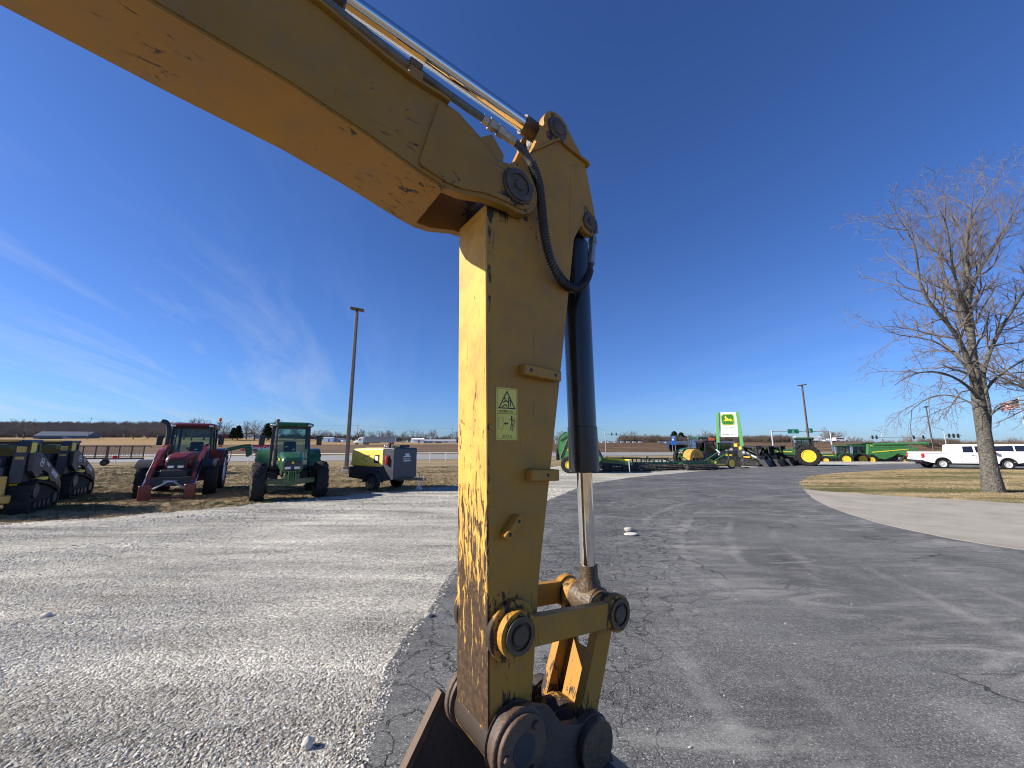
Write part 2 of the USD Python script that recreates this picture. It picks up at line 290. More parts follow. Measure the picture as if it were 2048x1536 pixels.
# crushed limestone
gmat('gravel', {'g': ('geometry', {}), 'p': ('principled_bsdf', dict(roughness=0.95, specular_ior_level=0.15)),
    'v1': ('voronoi_texture', dict(feature='f1', scale=42.0)), 'v2': ('voronoi_texture', dict(feature='f1', scale=95.0)),
    'sx': ('separate_color', {}),
    'tone': ('rgb_ramp', dict(ramp=[(0.0, (0.24, 0.22, 0.182)), (0.4, (0.40, 0.373, 0.315)), (0.8, (0.52, 0.488, 0.42)), (1.0, (0.68, 0.645, 0.57))])),
    'mp': ('mapping', dict(rotation=(0, 0, math.radians(-42)), scale=(0.22, 1.5, 1))),
    'nb': ('noise_texture', dict(scale=1.0, detail=5.0, roughness=0.62, distortion=0.4)),
    'rb': ('map_range', dict(from_min=0.36, from_max=0.64, to_min=0.58, to_max=1.30)),
    'nl': ('noise_texture', dict(scale=0.35, detail=3.0)), 'rl': ('map_range', dict(from_min=0.35, from_max=0.65, to_min=0.88, to_max=1.10)),
    'mm': ('math', dict(math_type='multiply')), 'sc': ('vector_math', dict(math_type='scale')),
    'nf': ('noise_texture', dict(scale=300.0, detail=2.0)),
    'a1': ('math', dict(math_type='multiply_add', value2=0.5)), 'a2': ('math', dict(math_type='multiply_add', value2=0.2)),
    'b': ('bump', dict(strength=1.0, distance=0.028, invert=True))},
    [('g.position', 'v1.vector'), ('g.position', 'v2.vector'), ('v1.color', 'sx.color'), ('sx.r', 'tone.fac'),
     ('g.position', 'mp.vector'), ('mp.vector', 'nb.vector'), ('nb.fac', 'rb.value'), ('g.position', 'nl.vector'), ('nl.fac', 'rl.value'),
     ('rb.result', 'mm.value1'), ('rl.result', 'mm.value2'), ('tone.color', 'sc.vector1'), ('mm.value', 'sc.scale'), ('sc.vector', 'p.base_color'),
     ('v2.distance', 'a1.value1'), ('v1.distance', 'a1.value3'), ('g.position', 'nf.vector'), ('nf.fac', 'a2.value1'), ('a1.value', 'a2.value3'),
     ('a2.value', 'b.height'), ('b.normal', 'p.normal')])
for i, c in enumerate([(0.60, 0.56, 0.49), (0.46, 0.43, 0.375), (0.31, 0.29, 0.25), (0.47, 0.42, 0.345)]):
    mat(f'stone_{"pale light grey tan".split()[i]}', c, rough=0.92, var=0.22, scale=30, spec=0.2)
# worn asphalt: dusty, cracked, streaked by tyres
gmat('asphalt', {'g': ('geometry', {}), 'p': ('principled_bsdf', dict(roughness=0.82, specular_ior_level=0.3)),
    'ag': ('voronoi_texture', dict(feature='f1', scale=130.0)), 'as': ('separate_color', {}),
    'ar': ('rgb_ramp', dict(ramp=[(0.0, (0.058, 0.058, 0.057)), (0.6, (0.112, 0.110, 0.106)), (0.88, (0.18, 0.18, 0.176)), (0.97, (0.24, 0.235, 0.22)), (1.0, (0.36, 0.35, 0.32))])),
    'n0': ('noise_texture', dict(scale=0.55, detail=6.0, roughness=0.6)), 'r0': ('map_range', dict(from_min=0.36, from_max=0.66, to_min=0.72, to_max=1.25)),
    'mpd': ('mapping', dict(rotation=(0, 0, math.radians(-48)), scale=(0.75, 3.4, 1))), 'nd': ('noise_texture', dict(scale=1.0, detail=6.0, roughness=0.72, distortion=1.4)),
    'rd': ('map_range', dict(from_min=0.46, from_max=0.74, to_min=0.0, to_max=0.62, clamp=True)),
    'nm': ('noise_texture', dict(scale=0.42, detail=4.0, roughness=0.6)), 'rm': ('map_range', dict(from_min=0.40, from_max=0.60, to_min=0.15, to_max=1.0, clamp=True)),
    'dm': ('math', dict(math_type='multiply')),
    'mps': ('mapping', dict(rotation=(0, 0, math.radians(15)), scale=(0.5, 4.2, 1))), 'ns': ('noise_texture', dict(scale=1.0, detail=5.0, roughness=0.7, distortion=0.5)),
    'rs': ('map_range', dict(from_min=0.56, from_max=0.72, to_min=0.0, to_max=0.32, clamp=True)),
    'tc0': ('vector_math', dict(math_type='distance', vector2=(15.0, 3.0, 0.03))), 'tc1': ('noise_texture', dict(scale=0.8, detail=2.0)), 'tca': ('math', dict(math_type='multiply_add', value2=0.35)), 'tcs': ('math', dict(math_type='multiply', value2=7.0)), 'tcw': ('math', dict(math_type='sine')), 'tcr': ('map_range', dict(from_min=0.72, from_max=1.0, to_min=0.0, to_max=0.42, clamp=True)),
    'tcn': ('noise_texture', dict(scale=0.33, detail=3.0, roughness=0.6)), 'tcm': ('map_range', dict(from_min=0.47, from_max=0.62, to_min=0.0, to_max=1.0, clamp=True)), 'tcx': ('math', dict(math_type='multiply')), 'd3': ('mix_color', dict(b=(0.27, 0.262, 0.245))),
    'sc': ('vector_math', dict(math_type='scale')),
    'd1': ('mix_color', dict(b=(0.37, 0.36, 0.33))), 'd2': ('mix_color', dict(b=(0.27, 0.262, 0.245))),
    'wn': ('noise_texture', dict(scale=2.2, detail=5.0, roughness=0.6)), 'wv': ('vector_math', dict(math_type='scale', scale=0.75)), 'wa': ('vector_math', dict(math_type='add')),
    'c1': ('voronoi_texture', dict(feature='distance_to_edge', scale=0.52)), 'k1': ('map_range', dict(from_min=0.003, from_max=0.010, to_min=0.75, to_max=0.0, clamp=True)),
    'c2': ('voronoi_texture', dict(feature='distance_to_edge', scale=3.0)), 'k2': ('map_range', dict(from_min=0.005, from_max=0.024, to_min=0.85, to_max=0.0, clamp=True)),
    'sp': ('separate_xyz', {}), 'ez': ('math', dict(math_type='multiply_add', value2=-0.62)), 'en': ('math', dict(math_type='multiply_add', value2=2.4)),
    'er': ('map_range', dict(from_min=0.9, from_max=-0.4, to_min=0.0, to_max=1.0, clamp=True)), 'k2m': ('math', dict(math_type='multiply')),
    'nk': ('noise_texture', dict(scale=0.5, detail=2.0)), 'rk': ('map_range', dict(from_min=0.52, from_max=0.60, to_min=0.0, to_max=1.0, clamp=True)), 'k1m': ('math', dict(math_type='multiply')),
    'kk': ('math', dict(math_type='maximum')), 'ck': ('mix_color', dict(b=(0.018, 0.018, 0.018))),
    'hb': ('math', dict(math_type='multiply_add', value2=-1.6)), 'b': ('bump', dict(strength=0.9, distance=0.010))},
    [('g.position', 'ag.vector'), ('ag.color', 'as.color'), ('as.r', 'ar.fac'), ('g.position', 'n0.vector'), ('n0.fac', 'r0.value'), ('ar.color', 'sc.vector1'), ('r0.result', 'sc.scale'),
     ('g.position', 'mpd.vector'), ('mpd.vector', 'nd.vector'), ('nd.fac', 'rd.value'), ('g.position', 'nm.vector'), ('nm.fac', 'rm.value'), ('rd.result', 'dm.value1'), ('rm.result', 'dm.value2'),
     ('g.position', 'mps.vector'), ('mps.vector', 'ns.vector'), ('ns.fac', 'rs.value'),
     ('sc.vector', 'd1.a'), ('dm.value', 'd1.fac'), ('d1.result', 'd2.a'), ('rs.result', 'd2.fac'),
     ('g.position', 'wn.vector'), ('wn.color', 'wv.vector1'), ('wv.vector', 'wa.vector1'), ('g.position', 'wa.vector2'), ('wa.vector', 'c1.vector'), ('c1.distance', 'k1.value'),
     ('wa.vector', 'c2.vector'), ('c2.distance', 'k2.value'), ('g.position', 'sp.vector'), ('sp.y', 'ez.value1'), ('sp.x', 'ez.value3'), ('nm.fac', 'en.value1'), ('ez.value', 'en.value3'), ('en.value', 'er.value'),
     ('er.result', 'k2m.value1'), ('k2.result', 'k2m.value2'), ('g.position', 'nk.vector'), ('nk.fac', 'rk.value'), ('rk.result', 'k1m.value1'), ('k1.result', 'k1m.value2'),
     ('k1m.value', 'kk.value1'), ('k2m.value', 'kk.value2'), ('kk.value', 'ck.fac'), ('g.position', 'tc0.vector1'), ('g.position', 'tc1.vector'), ('tc1.fac', 'tca.value1'), ('tc0.value', 'tca.value3'), ('tca.value', 'tcs.value1'), ('tcs.value', 'tcw.value1'), ('tcw.value', 'tcr.value'), ('g.position', 'tcn.vector'), ('tcn.fac', 'tcm.value'), ('tcr.result', 'tcx.value1'), ('tcm.result', 'tcx.value2'), ('d2.result', 'd3.a'), ('tcx.value', 'd3.fac'), ('d3.result', 'ck.a'), ('ck.result', 'p.base_color'),
     ('kk.value', 'hb.value1'), ('as.r', 'hb.value3'), ('hb.value', 'b.height'), ('b.normal', 'p.normal')])
gmat('concrete', {'g': ('geometry', {}), 'p': ('principled_bsdf', dict(roughness=0.9, specular_ior_level=0.25)),
    'n0': ('noise_texture', dict(scale=0.9, detail=7.0, roughness=0.65)), 'r0': ('rgb_ramp', dict(ramp=[(0.3, (0.245, 0.220, 0.180)), (0.5, (0.305, 0.275, 0.228)), (0.7, (0.35, 0.322, 0.272))])),
    'v': ('voronoi_texture', dict(scale=110.0)), 's': ('separate_color', {}), 'r': ('map_range', dict(to_min=0.84, to_max=1.12)), 'sc': ('vector_math', dict(math_type='scale')),
    'b': ('bump', dict(strength=0.5, distance=0.006))},
    [('g.position', 'n0.vector'), ('n0.fac', 'r0.fac'), ('g.position', 'v.vector'), ('v.color', 's.color'), ('s.r', 'r.value'), ('r0.color', 'sc.vector1'), ('r.result', 'sc.scale'), ('sc.vector', 'p.base_color'),
     ('s.r', 'b.height'), ('b.normal', 'p.normal')])
def grassmat(name, ramp, sx=0.12, sy=0.9, rot=10, fine=22.0, bump=0.05):
    gmat(name, {'g': ('geometry', {}), 'p': ('principled_bsdf', dict(roughness=1.0, specular_ior_level=0.05)),
        'mp': ('mapping', dict(rotation=(0, 0, math.radians(rot)), scale=(sx, sy, 1))), 'n': ('noise_texture', dict(scale=1.0, detail=6.0, roughness=0.62, distortion=0.6)),
        'r': ('rgb_ramp', dict(ramp=ramp)), 'nf': ('noise_texture', dict(scale=fine, detail=4.0, roughness=0.7)), 'rf': ('map_range', dict(from_min=0.3, from_max=0.7, to_min=0.6, to_max=1.35)),
        'sc': ('vector_math', dict(math_type='scale')), 'b': ('bump', dict(strength=0.8, distance=bump))},
        [('g.position', 'mp.vector'), ('mp.vector', 'n.vector'), ('n.fac', 'r.fac'), ('g.position', 'nf.vector'), ('nf.fac', 'rf.value'), ('r.color', 'sc.vector1'), ('rf.result', 'sc.scale'),
         ('sc.vector', 'p.base_color'), ('nf.fac', 'b.height'), ('b.normal', 'p.normal')])
grassmat('dry_grass_ground', [(0.30, (0.115, 0.100, 0.048)), (0.45, (0.20, 0.155, 0.088)), (0.58, (0.32, 0.245, 0.148)), (0.72, (0.16, 0.105, 0.062))])
grassmat('island_grass', [(0.34, (0.085, 0.082, 0.034)), (0.46, (0.13, 0.115, 0.055)), (0.54, (0.30, 0.235, 0.135)), (0.70, (0.40, 0.32, 0.20))], 0.16, 0.75, -8)
grassmat('brown_field_soil', [(0.3, (0.085, 0.058, 0.040)), (0.5, (0.125, 0.085, 0.058)), (0.7, (0.19, 0.125, 0.075))], 0.02, 0.16, 8, 1.5, 0.15)
grassmat('golden_field_grass', [(0.3, (0.20, 0.135, 0.065)), (0.5, (0.27, 0.18, 0.085)), (0.7, (0.33, 0.23, 0.12))], 0.01, 0.10, 8, 1.0, 0.15)
mat('road_grey', (0.20, 0.195, 0.185), rough=0.9, var=0.12, scale=0.3)
mat('road_paint', (0.62, 0.60, 0.55), rough=0.8, var=0.15, scale=2)
mat('pale_concrete', (0.50, 0.49, 0.46), rough=0.9, var=0.1, scale=0.6)
mat('highway_concrete', (0.32, 0.31, 0.29), rough=0.9, var=0.1, scale=0.1)

# ---------------------------------------------------------------- terrain
def sst(a, b, x):
    t = np.clip((np.asarray(x, float) - a) / (b - a), 0, 1); return t * t * (3 - 2 * t)
def hz(x, y):
    x = np.asarray(x, float); y = np.asarray(y, float); s = x / np.maximum(y, 20.0)
    w = sst(-0.02, 0.14, s)
    z = (1 - w) * 1.3 * sst(85, 190, y) - w * 2.5 * sst(85, 165, y) * (1 - sst(330, 520, y))
    z = z - 1.2 * sst(41, 56, y) * sst(0.58, 0.76, s) * (1 - sst(105, 235, y))
    z = z + 5.0 * sst(230, 370, y) * (1 - sst(-0.75, -0.15, s)) + 1.6 * sst(230, 370, y) * (1 - sst(-0.2, 0.1, s))
    z = z + 30 * sst(420, 900, y) * (1 - sst(-0.95, -0.55, s)) + 4.0 * sst(500, 1100, y)
    return z
xs = np.unique(np.r_[-3000, -2000, np.linspace(-1400, -300, 34), np.linspace(-300, 300, 121), np.linspace(300, 1400, 34), 2000, 3000])
ys = np.unique(np.r_[-300, -60, np.linspace(0, 420, 106), np.linspace(420, 1500, 55), 2200, 4000])
X, Yg = np.meshgrid(xs, ys, indexing='ij')
V = np.stack([X, Yg, hz(X, Yg)], -1).reshape(-1, 3); ny = len(ys)
I, J = np.meshgrid(np.arange(len(xs) - 1), np.arange(ny - 1), indexing='ij'); q0 = (I * ny + J).ravel()
FQ = np.stack([q0, q0 + ny, q0 + ny + 1, q0 + 1], 1)
_t = usdkit.mesh(stage, path_for('/World', 'ground'), trimesh.Trimesh(V, np.vstack([FQ[:, [0, 1, 2]], FQ[:, [0, 2, 3]]]), process=False), M['dry_grass_ground'], smooth=True)
keys(_t.GetPrim(), 'dry brown mown grass ground stretching from the gravel lot to the far fields', 'ground', None, 'structure')

def ragged(pts, amp, step, seed, keepz=None):
    ln = np.array(Polygon(pts).segmentize(step).exterior.coords)[:-1]
    p3 = np.c_[ln * 2.2, np.zeros(len(ln))]
    d = np.stack([meshkit.fbm(p3, 4, seed), meshkit.fbm(p3 + 57.3, 4, seed + 9)], 1) - 0.5
    return Polygon(ln + d * 2 * amp).buffer(0)
def slab(name, poly, z0, z1, mt, label, cat):
    m = extrude(poly, z1 - z0); m.apply_translation([0, 0, z0])
    o = obj(None, name, m, mt, smooth=False); keys(o, label, cat, None, 'structure'); return o
def gp(px): return [tuple(G(u, v)[:2]) for u, v in px]
asph_left = [(700, 1536), (722, 1470), (745, 1420), (775, 1340), (800, 1290), (828, 1252), (850, 1235), (868, 1200), (890, 1165), (920, 1125), (985, 1070), (1060, 1020), (1100, 1000), (1150, 978), (1190, 967), (1260, 956), (1400, 943), (1500, 936), (1600, 932), (1700, 930), (1830, 927), (1960, 925), (2300, 925)]
asph_top = [(2300, 938), (2048, 937), (1830, 939), (1750, 943), (1680, 947), (1640, 951), (1612, 957), (1602, 966), (1606, 978)]
asph_right = [(1622, 996), (1660, 1016), (1700, 1031), (1750, 1046), (1820, 1063), (1900, 1080), (2048, 1104), (2300, 1150), (2600, 1200)]
island_low = [(1606, 980), (1640, 984), (1750, 992), (1900, 1001), (2048, 1010), (2300, 1026), (2700, 1050)]
asphalt_xy = [(-1.7, -5), (-1.5, 0.8)] + gp(asph_left) + gp(asph_top) + gp(asph_right) + [(16, 0), (16, -5)]
ASPH = ragged(asphalt_xy, 0.05, 0.12, 3)
slab('asphalt_drive', ASPH, -0.05, 0.028, 'asphalt', 'dark cracked asphalt drive curving away past the concrete apron', 'drive')
lg = [(-900, 1160), (-600, 1110), (-200, 1068), (0, 1047), (150, 1040), (330, 1026), (500, 1011), (560, 1004), (650, 995), (760, 985), (840, 978), (920, 971), (1000, 957), (1060, 943), (1110, 933), (1200, 927), (1330, 921), (1500, 919), (1640, 923), (1900, 924), (2300, 924)]
GRAV = ragged([(-40, -5)] + gp(lg) + gp([(2300, 930), (1900, 930), (1500, 940), (1260, 960)]) + [(3, 16), (0.6, 8), (0.6, -5)], 0.35, 0.3, 5)
slab('gravel_lot', GRAV, -0.05, 0.012, 'gravel', 'pale crushed limestone gravel lot left of the asphalt drive', 'gravel lot')
CONC = Polygon(gp(island_low) + [(22, 5), (12, 3)] + gp(asph_right)[::-1]).buffer(0.10)
CONC = CONC.difference(ASPH.buffer(0.004))
slab('concrete_apron', CONC, -0.05, 0.034, 'concrete', 'pale concrete apron between the asphalt curve and the tree lawn', 'concrete apron')
ISL = ragged(gp(island_low) + gp([(2700, 945)] + asph_top[:-1]), 0.12, 0.25, 8).difference(unary_union([CONC.buffer(0.004), ASPH.buffer(0.004)]))
slab('tree_lawn', ISL, -0.05, 0.042, 'island_grass', 'dry winter lawn around the bare tree beside the concrete apron', 'lawn')

def drape(name, near, far, mt, label, cat, lift=0.03, nu=60, nv=14):
    a = np.array(LineString(near).interpolate(0).coords); 
    la, lb = LineString(near), LineString(far)
    A = np.array([la.interpolate(t, normalized=True).coords[0] for t in np.linspace(0, 1, nu)]); B = np.array([lb.interpolate(t, normalized=True).coords[0] for t in np.linspace(0, 1, nu)])
    P = A[:, None] * (1 - np.linspace(0, 1, nv))[None, :, None] + B[:, None] * np.linspace(0, 1, nv)[None, :, None]
    Z = hz(P[..., 0], P[..., 1]) + lift
    V = np.concatenate([P, Z[..., None]], -1).reshape(-1, 3)
    i, j = np.meshgrid(np.arange(nu - 1), np.arange(nv - 1), indexing='ij'); q = (i * nv + j).ravel()
    m = trimesh.Trimesh(V, np.vstack([np.stack([q, q + nv, q + nv + 1], 1), np.stack([q, q + nv + 1, q + 1], 1)]), process=False)
    if m.face_normals[:, 2].mean() < 0: m.invert()
    o = obj(None, name, m, mt, smooth=True); keys(o, label, cat, None, 'structure'); return o
road_near = [(-130, 22), (-44, 40), (-13, 46), (8, 61), (25, 66), (60, 74), (160, 86)]
road_far = [(-150, 36), (-62, 54), (-21, 69), (11, 86), (30, 98), (60, 106), (170, 120)]
drape('frontage_road', road_near, road_far, 'road_grey', 'grey two lane road running across behind the parked machines', 'road', 0.03)
drape('field', [(-900, 40), (-150, 46), (-62, 66), (-21, 82), (11, 97), (30, 108), (90, 128)], [(-1200, 215), (-200, 178), (-60, 190), (0, 199), (60, 215), (110, 230), (150, 240)], 'brown_field_soil', 'bare brown field rising from the road to the highway', 'field', 0.06, 90, 40)
drape('field', [(-1300, 240), (-300, 222), (-60, 236), (10, 246)], [(-1500, 460), (-500, 430), (-120, 420), (10, 420)], 'golden_field_grass', 'golden stubble field beyond the highway below the woods', 'field', 0.10, 70, 40)
drape('ramp_road', [(-200, 46), (-62, 62), (-21, 77), (11, 92)], [(-210, 50), (-66, 67), (-22, 81.5), (11, 96)], 'pale_concrete', 'thin pale ramp lane running along behind the grey road', 'road', 0.09, 50, 4)
# ---------------------------------------------------------------- excavator in the foreground
def worn_paint(name, base, pins=(), edge_x=None, plate=False, boom=False):
    N = {'tc': ('texture_coordinate', {}), 'p': ('principled_bsdf', dict(specular_ior_level=0.22)), 'sx': ('separate_xyz', {}),
         'nl': ('noise_texture', dict(scale=3.0, detail=5.0, roughness=0.55)), 'rl': ('map_range', dict(from_min=0.3, from_max=0.7, to_min=0.86, to_max=1.12)),
         'sc': ('vector_math', dict(math_type='scale', vector1=base)),
         'gn': ('noise_texture', dict(scale=9.0, detail=7.0, roughness=0.72)), 'gr': ('map_range', dict(from_min=0.46, from_max=0.72, to_min=0.0, to_max=0.6, clamp=True)), 'gm': ('mix_color', dict(b=(0.19, 0.12, 0.055))),
         'cm_': ('mapping', dict(scale=(7.0, 7.0, 3.2) if not boom else (3.5, 7.0, 8.0), rotation=(0, 0.25 if boom else 0.15, 0))), 'cn': ('noise_texture', dict(scale=2.8 if boom else 2.2, detail=9.0, roughness=0.76, distortion=1.0)),
         'cr': ('map_range', dict(from_min=0.66 if boom else 0.675, from_max=0.685 if boom else 0.70, to_min=0.0, to_max=1.0, clamp=True)), 'cx': ('mix_color', dict(b=(0.035, 0.024, 0.018))),
         'sm': ('mapping', dict(scale=(60.0, 20.0, 3.5) if not boom else (3.0, 20.0, 60.0), rotation=(0, 0.30 if boom else 0.1, 0))), 'sn': ('noise_texture', dict(scale=1.0, detail=4.0, roughness=0.6, distortion=0.3)),
         'sr': ('map_range', dict(from_min=0.64, from_max=0.72, to_min=0.0, to_max=0.75, clamp=True)), 'sb': ('mix_color', dict(b=(0.07, 0.045, 0.028))),
         'fn': ('noise_texture', dict(scale=500.0, detail=2.0)), 'b': ('bump', dict(strength=0.25, distance=0.002)), 'bv': ('bevel', dict(radius=0.006, samples=6)),
         'ro': ('map_range', dict(from_min=0.3, from_max=0.7, to_min=0.46, to_max=0.66))}
    L = [('tc.object', 'nl.vector'), ('nl.fac', 'rl.value'), ('rl.result', 'sc.scale'), ('tc.object', 'gn.vector'), ('gn.fac', 'gr.value'), ('gr.result', 'gm.fac'), ('sc.vector', 'gm.a'),
         ('tc.object', 'sm.vector'), ('sm.vector', 'sn.vector'), ('sn.fac', 'sr.value'), ('sr.result', 'sb.fac'), ('gm.result', 'sb.a'),
         ('tc.object', 'cm_.vector'), ('cm_.vector', 'cn.vector'), ('tc.object', 'sx.vector'), ('tc.object', 'fn.vector'), ('fn.fac', 'b.height'), ('bv.bevel', 'b.normal'), ('b.normal', 'p.normal'), ('nl.fac', 'ro.value'), ('ro.result', 'p.roughness')]
    amount = 'cn.fac'; out = 'sb.result'
    for k, (x, z, r, *am) in enumerate(pins):      # grease and bare metal round the pins
        N |= {f'pv{k}': ('combine_xyz', dict(x=x, z=z)), f'pp{k}': ('combine_xyz', {}), f'pd{k}': ('vector_math', dict(math_type='distance')),
              f'pr{k}': ('map_range', dict(from_min=r, from_max=r * 2.6, to_min=am[0] if am else 0.20, to_max=0.0, clamp=True)), f'pa{k}': ('math', dict(math_type='add'))}
        L += [('sx.x', f'pp{k}.x'), ('sx.z', f'pp{k}.z'), (f'pv{k}.vector', f'pd{k}.vector1'), (f'pp{k}.vector', f'pd{k}.vector2'), (f'pd{k}.value', f'pr{k}.value'), (f'pr{k}.result', f'pa{k}.value1'), (amount, f'pa{k}.value2')]
        amount = f'pa{k}.value'
    if edge_x is not None:                    # chipped along the worn edge
        N |= {'ed': ('math', dict(math_type='subtract', value2=edge_x)), 'ea': ('math', dict(math_type='absolute')), 'er': ('map_range', dict(from_min=0.002, from_max=0.020, to_min=0.17, to_max=0.0, clamp=True)), 'ee': ('math', dict(math_type='add'))}
        L += [('sx.x', 'ed.value1'), ('ed.value', 'ea.value1'), ('ea.value', 'er.value'), ('er.result', 'ee.value1'), (amount, 'ee.value2')]
        amount = 'ee.value'
    if plate:                                 # scratched to brown steel towards the bucket end
        N |= {'wz': ('map_range', dict(from_min=2.75, from_max=0.72, to_min=0.0, to_max=1.0, clamp=True)), 'wp': ('math', dict(math_type='power', value2=1.35)), 'wm': ('mapping', dict(scale=(46.0, 46.0, 9.0), rotation=(0.10, 0, 0))),
              'wn': ('noise_texture', dict(scale=1.0, detail=9.0, roughness=0.74, distortion=0.7)), 'wt': ('math', dict(math_type='multiply_add', value2=0.385)), 'wr': ('map_range', dict(from_min=0.655, from_max=0.70, to_min=0.0, to_max=1.0, clamp=True)),
              'wc': ('noise_texture', dict(scale=40.0, detail=5.0, roughness=0.7)), 'wk': ('rgb_ramp', dict(ramp=[(0.3, (0.024, 0.014, 0.008)), (0.5, (0.048, 0.028, 0.015)), (0.7, (0.090, 0.052, 0.027))])), 'wx': ('mix_color', {})}
        L += [('sx.z', 'wz.value'), ('wz.result', 'wp.value1'), ('tc.object', 'wm.vector'), ('wm.vector', 'wn.vector'), ('wp.value', 'wt.value1'), ('wn.fac', 'wt.value3'), ('wt.value', 'wr.value'), ('tc.object', 'wc.vector'), ('wc.fac', 'wk.fac'),
              (out, 'wx.a'), ('wk.color', 'wx.b'), ('wr.result', 'wx.fac')]
        out = 'wx.result'
    L += [(amount, 'cr.value'), ('cr.result', 'cx.fac'), (out, 'cx.a'), ('cx.result', 'p.base_color')]
    M[name] = usdkit.material(stage, '/World/Looks/' + name, N, L, surface='p.BSDF')
YEL_SHADED = (0.34, 0.163, 0.022)  # machine yellow darkened, shade of the faces away from the sun painted in
worn_paint('stick_paint_shaded', YEL_SHADED, [(-0.03, 3.03, 0.10), (-0.03, 1.285, 0.07), (0.47, 3.085, 0.05), (-0.02, 0.94, 0.08), (0.26, 3.515, 0.05)], edge_x=-0.13)
worn_paint('boom_paint_shaded', (0.265, 0.130, 0.020), [(-0.03, 3.035, 0.055), (-1.22, 3.06, 0.08, 0.06), (-0.62, 2.99, 0.10, 0.05), (-0.40, 2.90, 0.06, 0.08), (-0.25, 3.05, 0.08, 0.04)], boom=True)  # darker still: the shade on the boom is put into its colour
worn_paint('worn_plate_sunlit', (0.55, 0.305, 0.062), plate=True)  # same yellow painted lighter as the sunlit face, over its own scratches and rust
worn_paint('link_paint', YEL_SHADED, [(-0.03, 1.285, 0.045), (0.51, 1.225, 0.05), (0.33, 0.80, 0.09)])
mat('greasy_steel', (0.028, 0.022, 0.018), rough=0.5, metal=0.1, var=0.5, scale=14, bump=0.005, bscale=70, dust=0.65, dustc=(0.17, 0.095, 0.03))
mat('rusty_steel', (0.075, 0.046, 0.029), rough=0.66, metal=0.2, var=0.5, scale=12, bump=0.003, bscale=90, dust=0.5, dustc=(0.12, 0.068, 0.038), bevel=0.004)
mat('bucket_steel', (0.045, 0.036, 0.032), rough=0.65, metal=0.3, var=0.4, scale=7, bump=0.005, bscale=50, dust=0.5, dustc=(0.13, 0.085, 0.055))
mat('black_enamel', (0.012, 0.013, 0.015), rough=0.32, var=0.25, scale=5, coat=0.2)
mat('chrome', (0.78, 0.78, 0.79), rough=0.06, metal=1.0, var=0.03, scale=40, rvar=0.02)
mat('hose_rubber', (0.014, 0.014, 0.015), rough=0.6, var=0.3, scale=30, dust=0.25)
mat('pipe_steel', (0.055, 0.062, 0.062), rough=0.5, metal=0.2, var=0.4, scale=16, dust=0.5, dustc=(0.20, 0.20, 0.18))
mat('fitting_zinc', (0.30, 0.30, 0.28), rough=0.45, metal=0.7, var=0.3, scale=30)
mat('decal_yellow', (0.66, 0.50, 0.06), rough=0.5, var=0.08, scale=20)
mat('decal_black', (0.02, 0.02, 0.02), rough=0.6)
mat('decal_brown', (0.16, 0.12, 0.03), rough=0.6)

EX = thing('excavator', 'worn yellow excavator with its arm hanging down in the foreground', 'excavator', (-0.05, 1.6, 0), 36.0)
def P2(poly, q0, q1): return prism(poly, -q1, -q0)         # q counts towards the viewer's side
def pin_y(p, z, q0, q1, r, n=28, ch=0.004): return cyl((p, -q0, z), (p, -q1, z), r, n, ch=ch)
# boom
bot = [(-2.6, 3.245), (-1.52, 3.115), (-1.17, 3.058), (-0.87, 3.017), (-0.75, 2.990), (-0.65, 2.968), (-0.55, 2.940), (-0.46, 2.914), (-0.36, 2.892)]
top = [(-0.36, 3.243), (-0.391, 3.247), (-0.457, 3.248), (-0.514, 3.253), (-0.603, 3.270), (-0.812, 3.325), (-1.3, 3.41), (-1.8, 3.47), (-2.6, 3.53)]
knee = [(-2.6, 3.53), (-3.1, 3.50), (-3.55, 3.20), (-5.1, 1.25), (-5.15, 1.0), (-4.9, 0.95), (-3.3, 2.78), (-2.6, 3.245)]
boom_poly = Polygon(bot + top)
tine = Polygon([(-0.362, 2.892), (-0.293, 2.893), (-0.183, 2.921), (-0.07, 2.926)] + circle(-0.03, 3.035, 0.115, 20, -math.pi / 2, math.pi * 0.42) + [(-0.121, 3.118), (-0.21, 3.180), (-0.278, 3.216), (-0.314, 3.236), (-0.362, 3.243)])
BO = obj(EX, 'boom', [P2(boom_poly, -0.16, 0.16), P2(Polygon(knee), -0.16, 0.16)], 'boom_paint_shaded', smooth=12)
obj(EX, 'boom_fork_plate', P2(tine, 0.122, 0.16), 'boom_paint_shaded', smooth=12)
obj(EX, 'boom_fork_plate', P2(tine, -0.16, -0.122), 'boom_paint_shaded', smooth=12)
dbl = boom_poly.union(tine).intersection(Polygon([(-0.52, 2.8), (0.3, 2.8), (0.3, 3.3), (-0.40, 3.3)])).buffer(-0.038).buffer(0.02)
obj(EX, 'doubler_plate', P2(dbl, 0.160, 0.167), 'boom_paint_shaded', smooth=12)
tl = [(x, z) for x, z in top if x <= -0.36]
obj(EX, 'top_flange', P2(Polygon([(x, z + 0.001) for x, z in tl] + [(x, z + 0.014) for x, z in tl[::-1]]), -0.178, 0.178), 'boom_paint_shaded', smooth=12)
obj(EX, 'bottom_seam', [P2(Polygon([(x, z - 0.0) for x, z in bot] + [(x, z - 0.010) for x, z in bot[::-1]]), q - 0.006, q + 0.006) for q in (0.150,)], 'boom_paint_shaded', smooth=12)
for s in (1, -1):
    obj(EX, 'pivot_pin', [pin_y(-0.03, 3.035, s * 0.11, s * 0.178, 0.078), ring((-0.03, -s * 0.178, 3.035), (0, 1, 0), 0.070, 0.050, 0.012), pin_y(-0.03, 3.035, s * 0.17, s * 0.186, 0.026, 6)], 'greasy_steel', smooth=30)
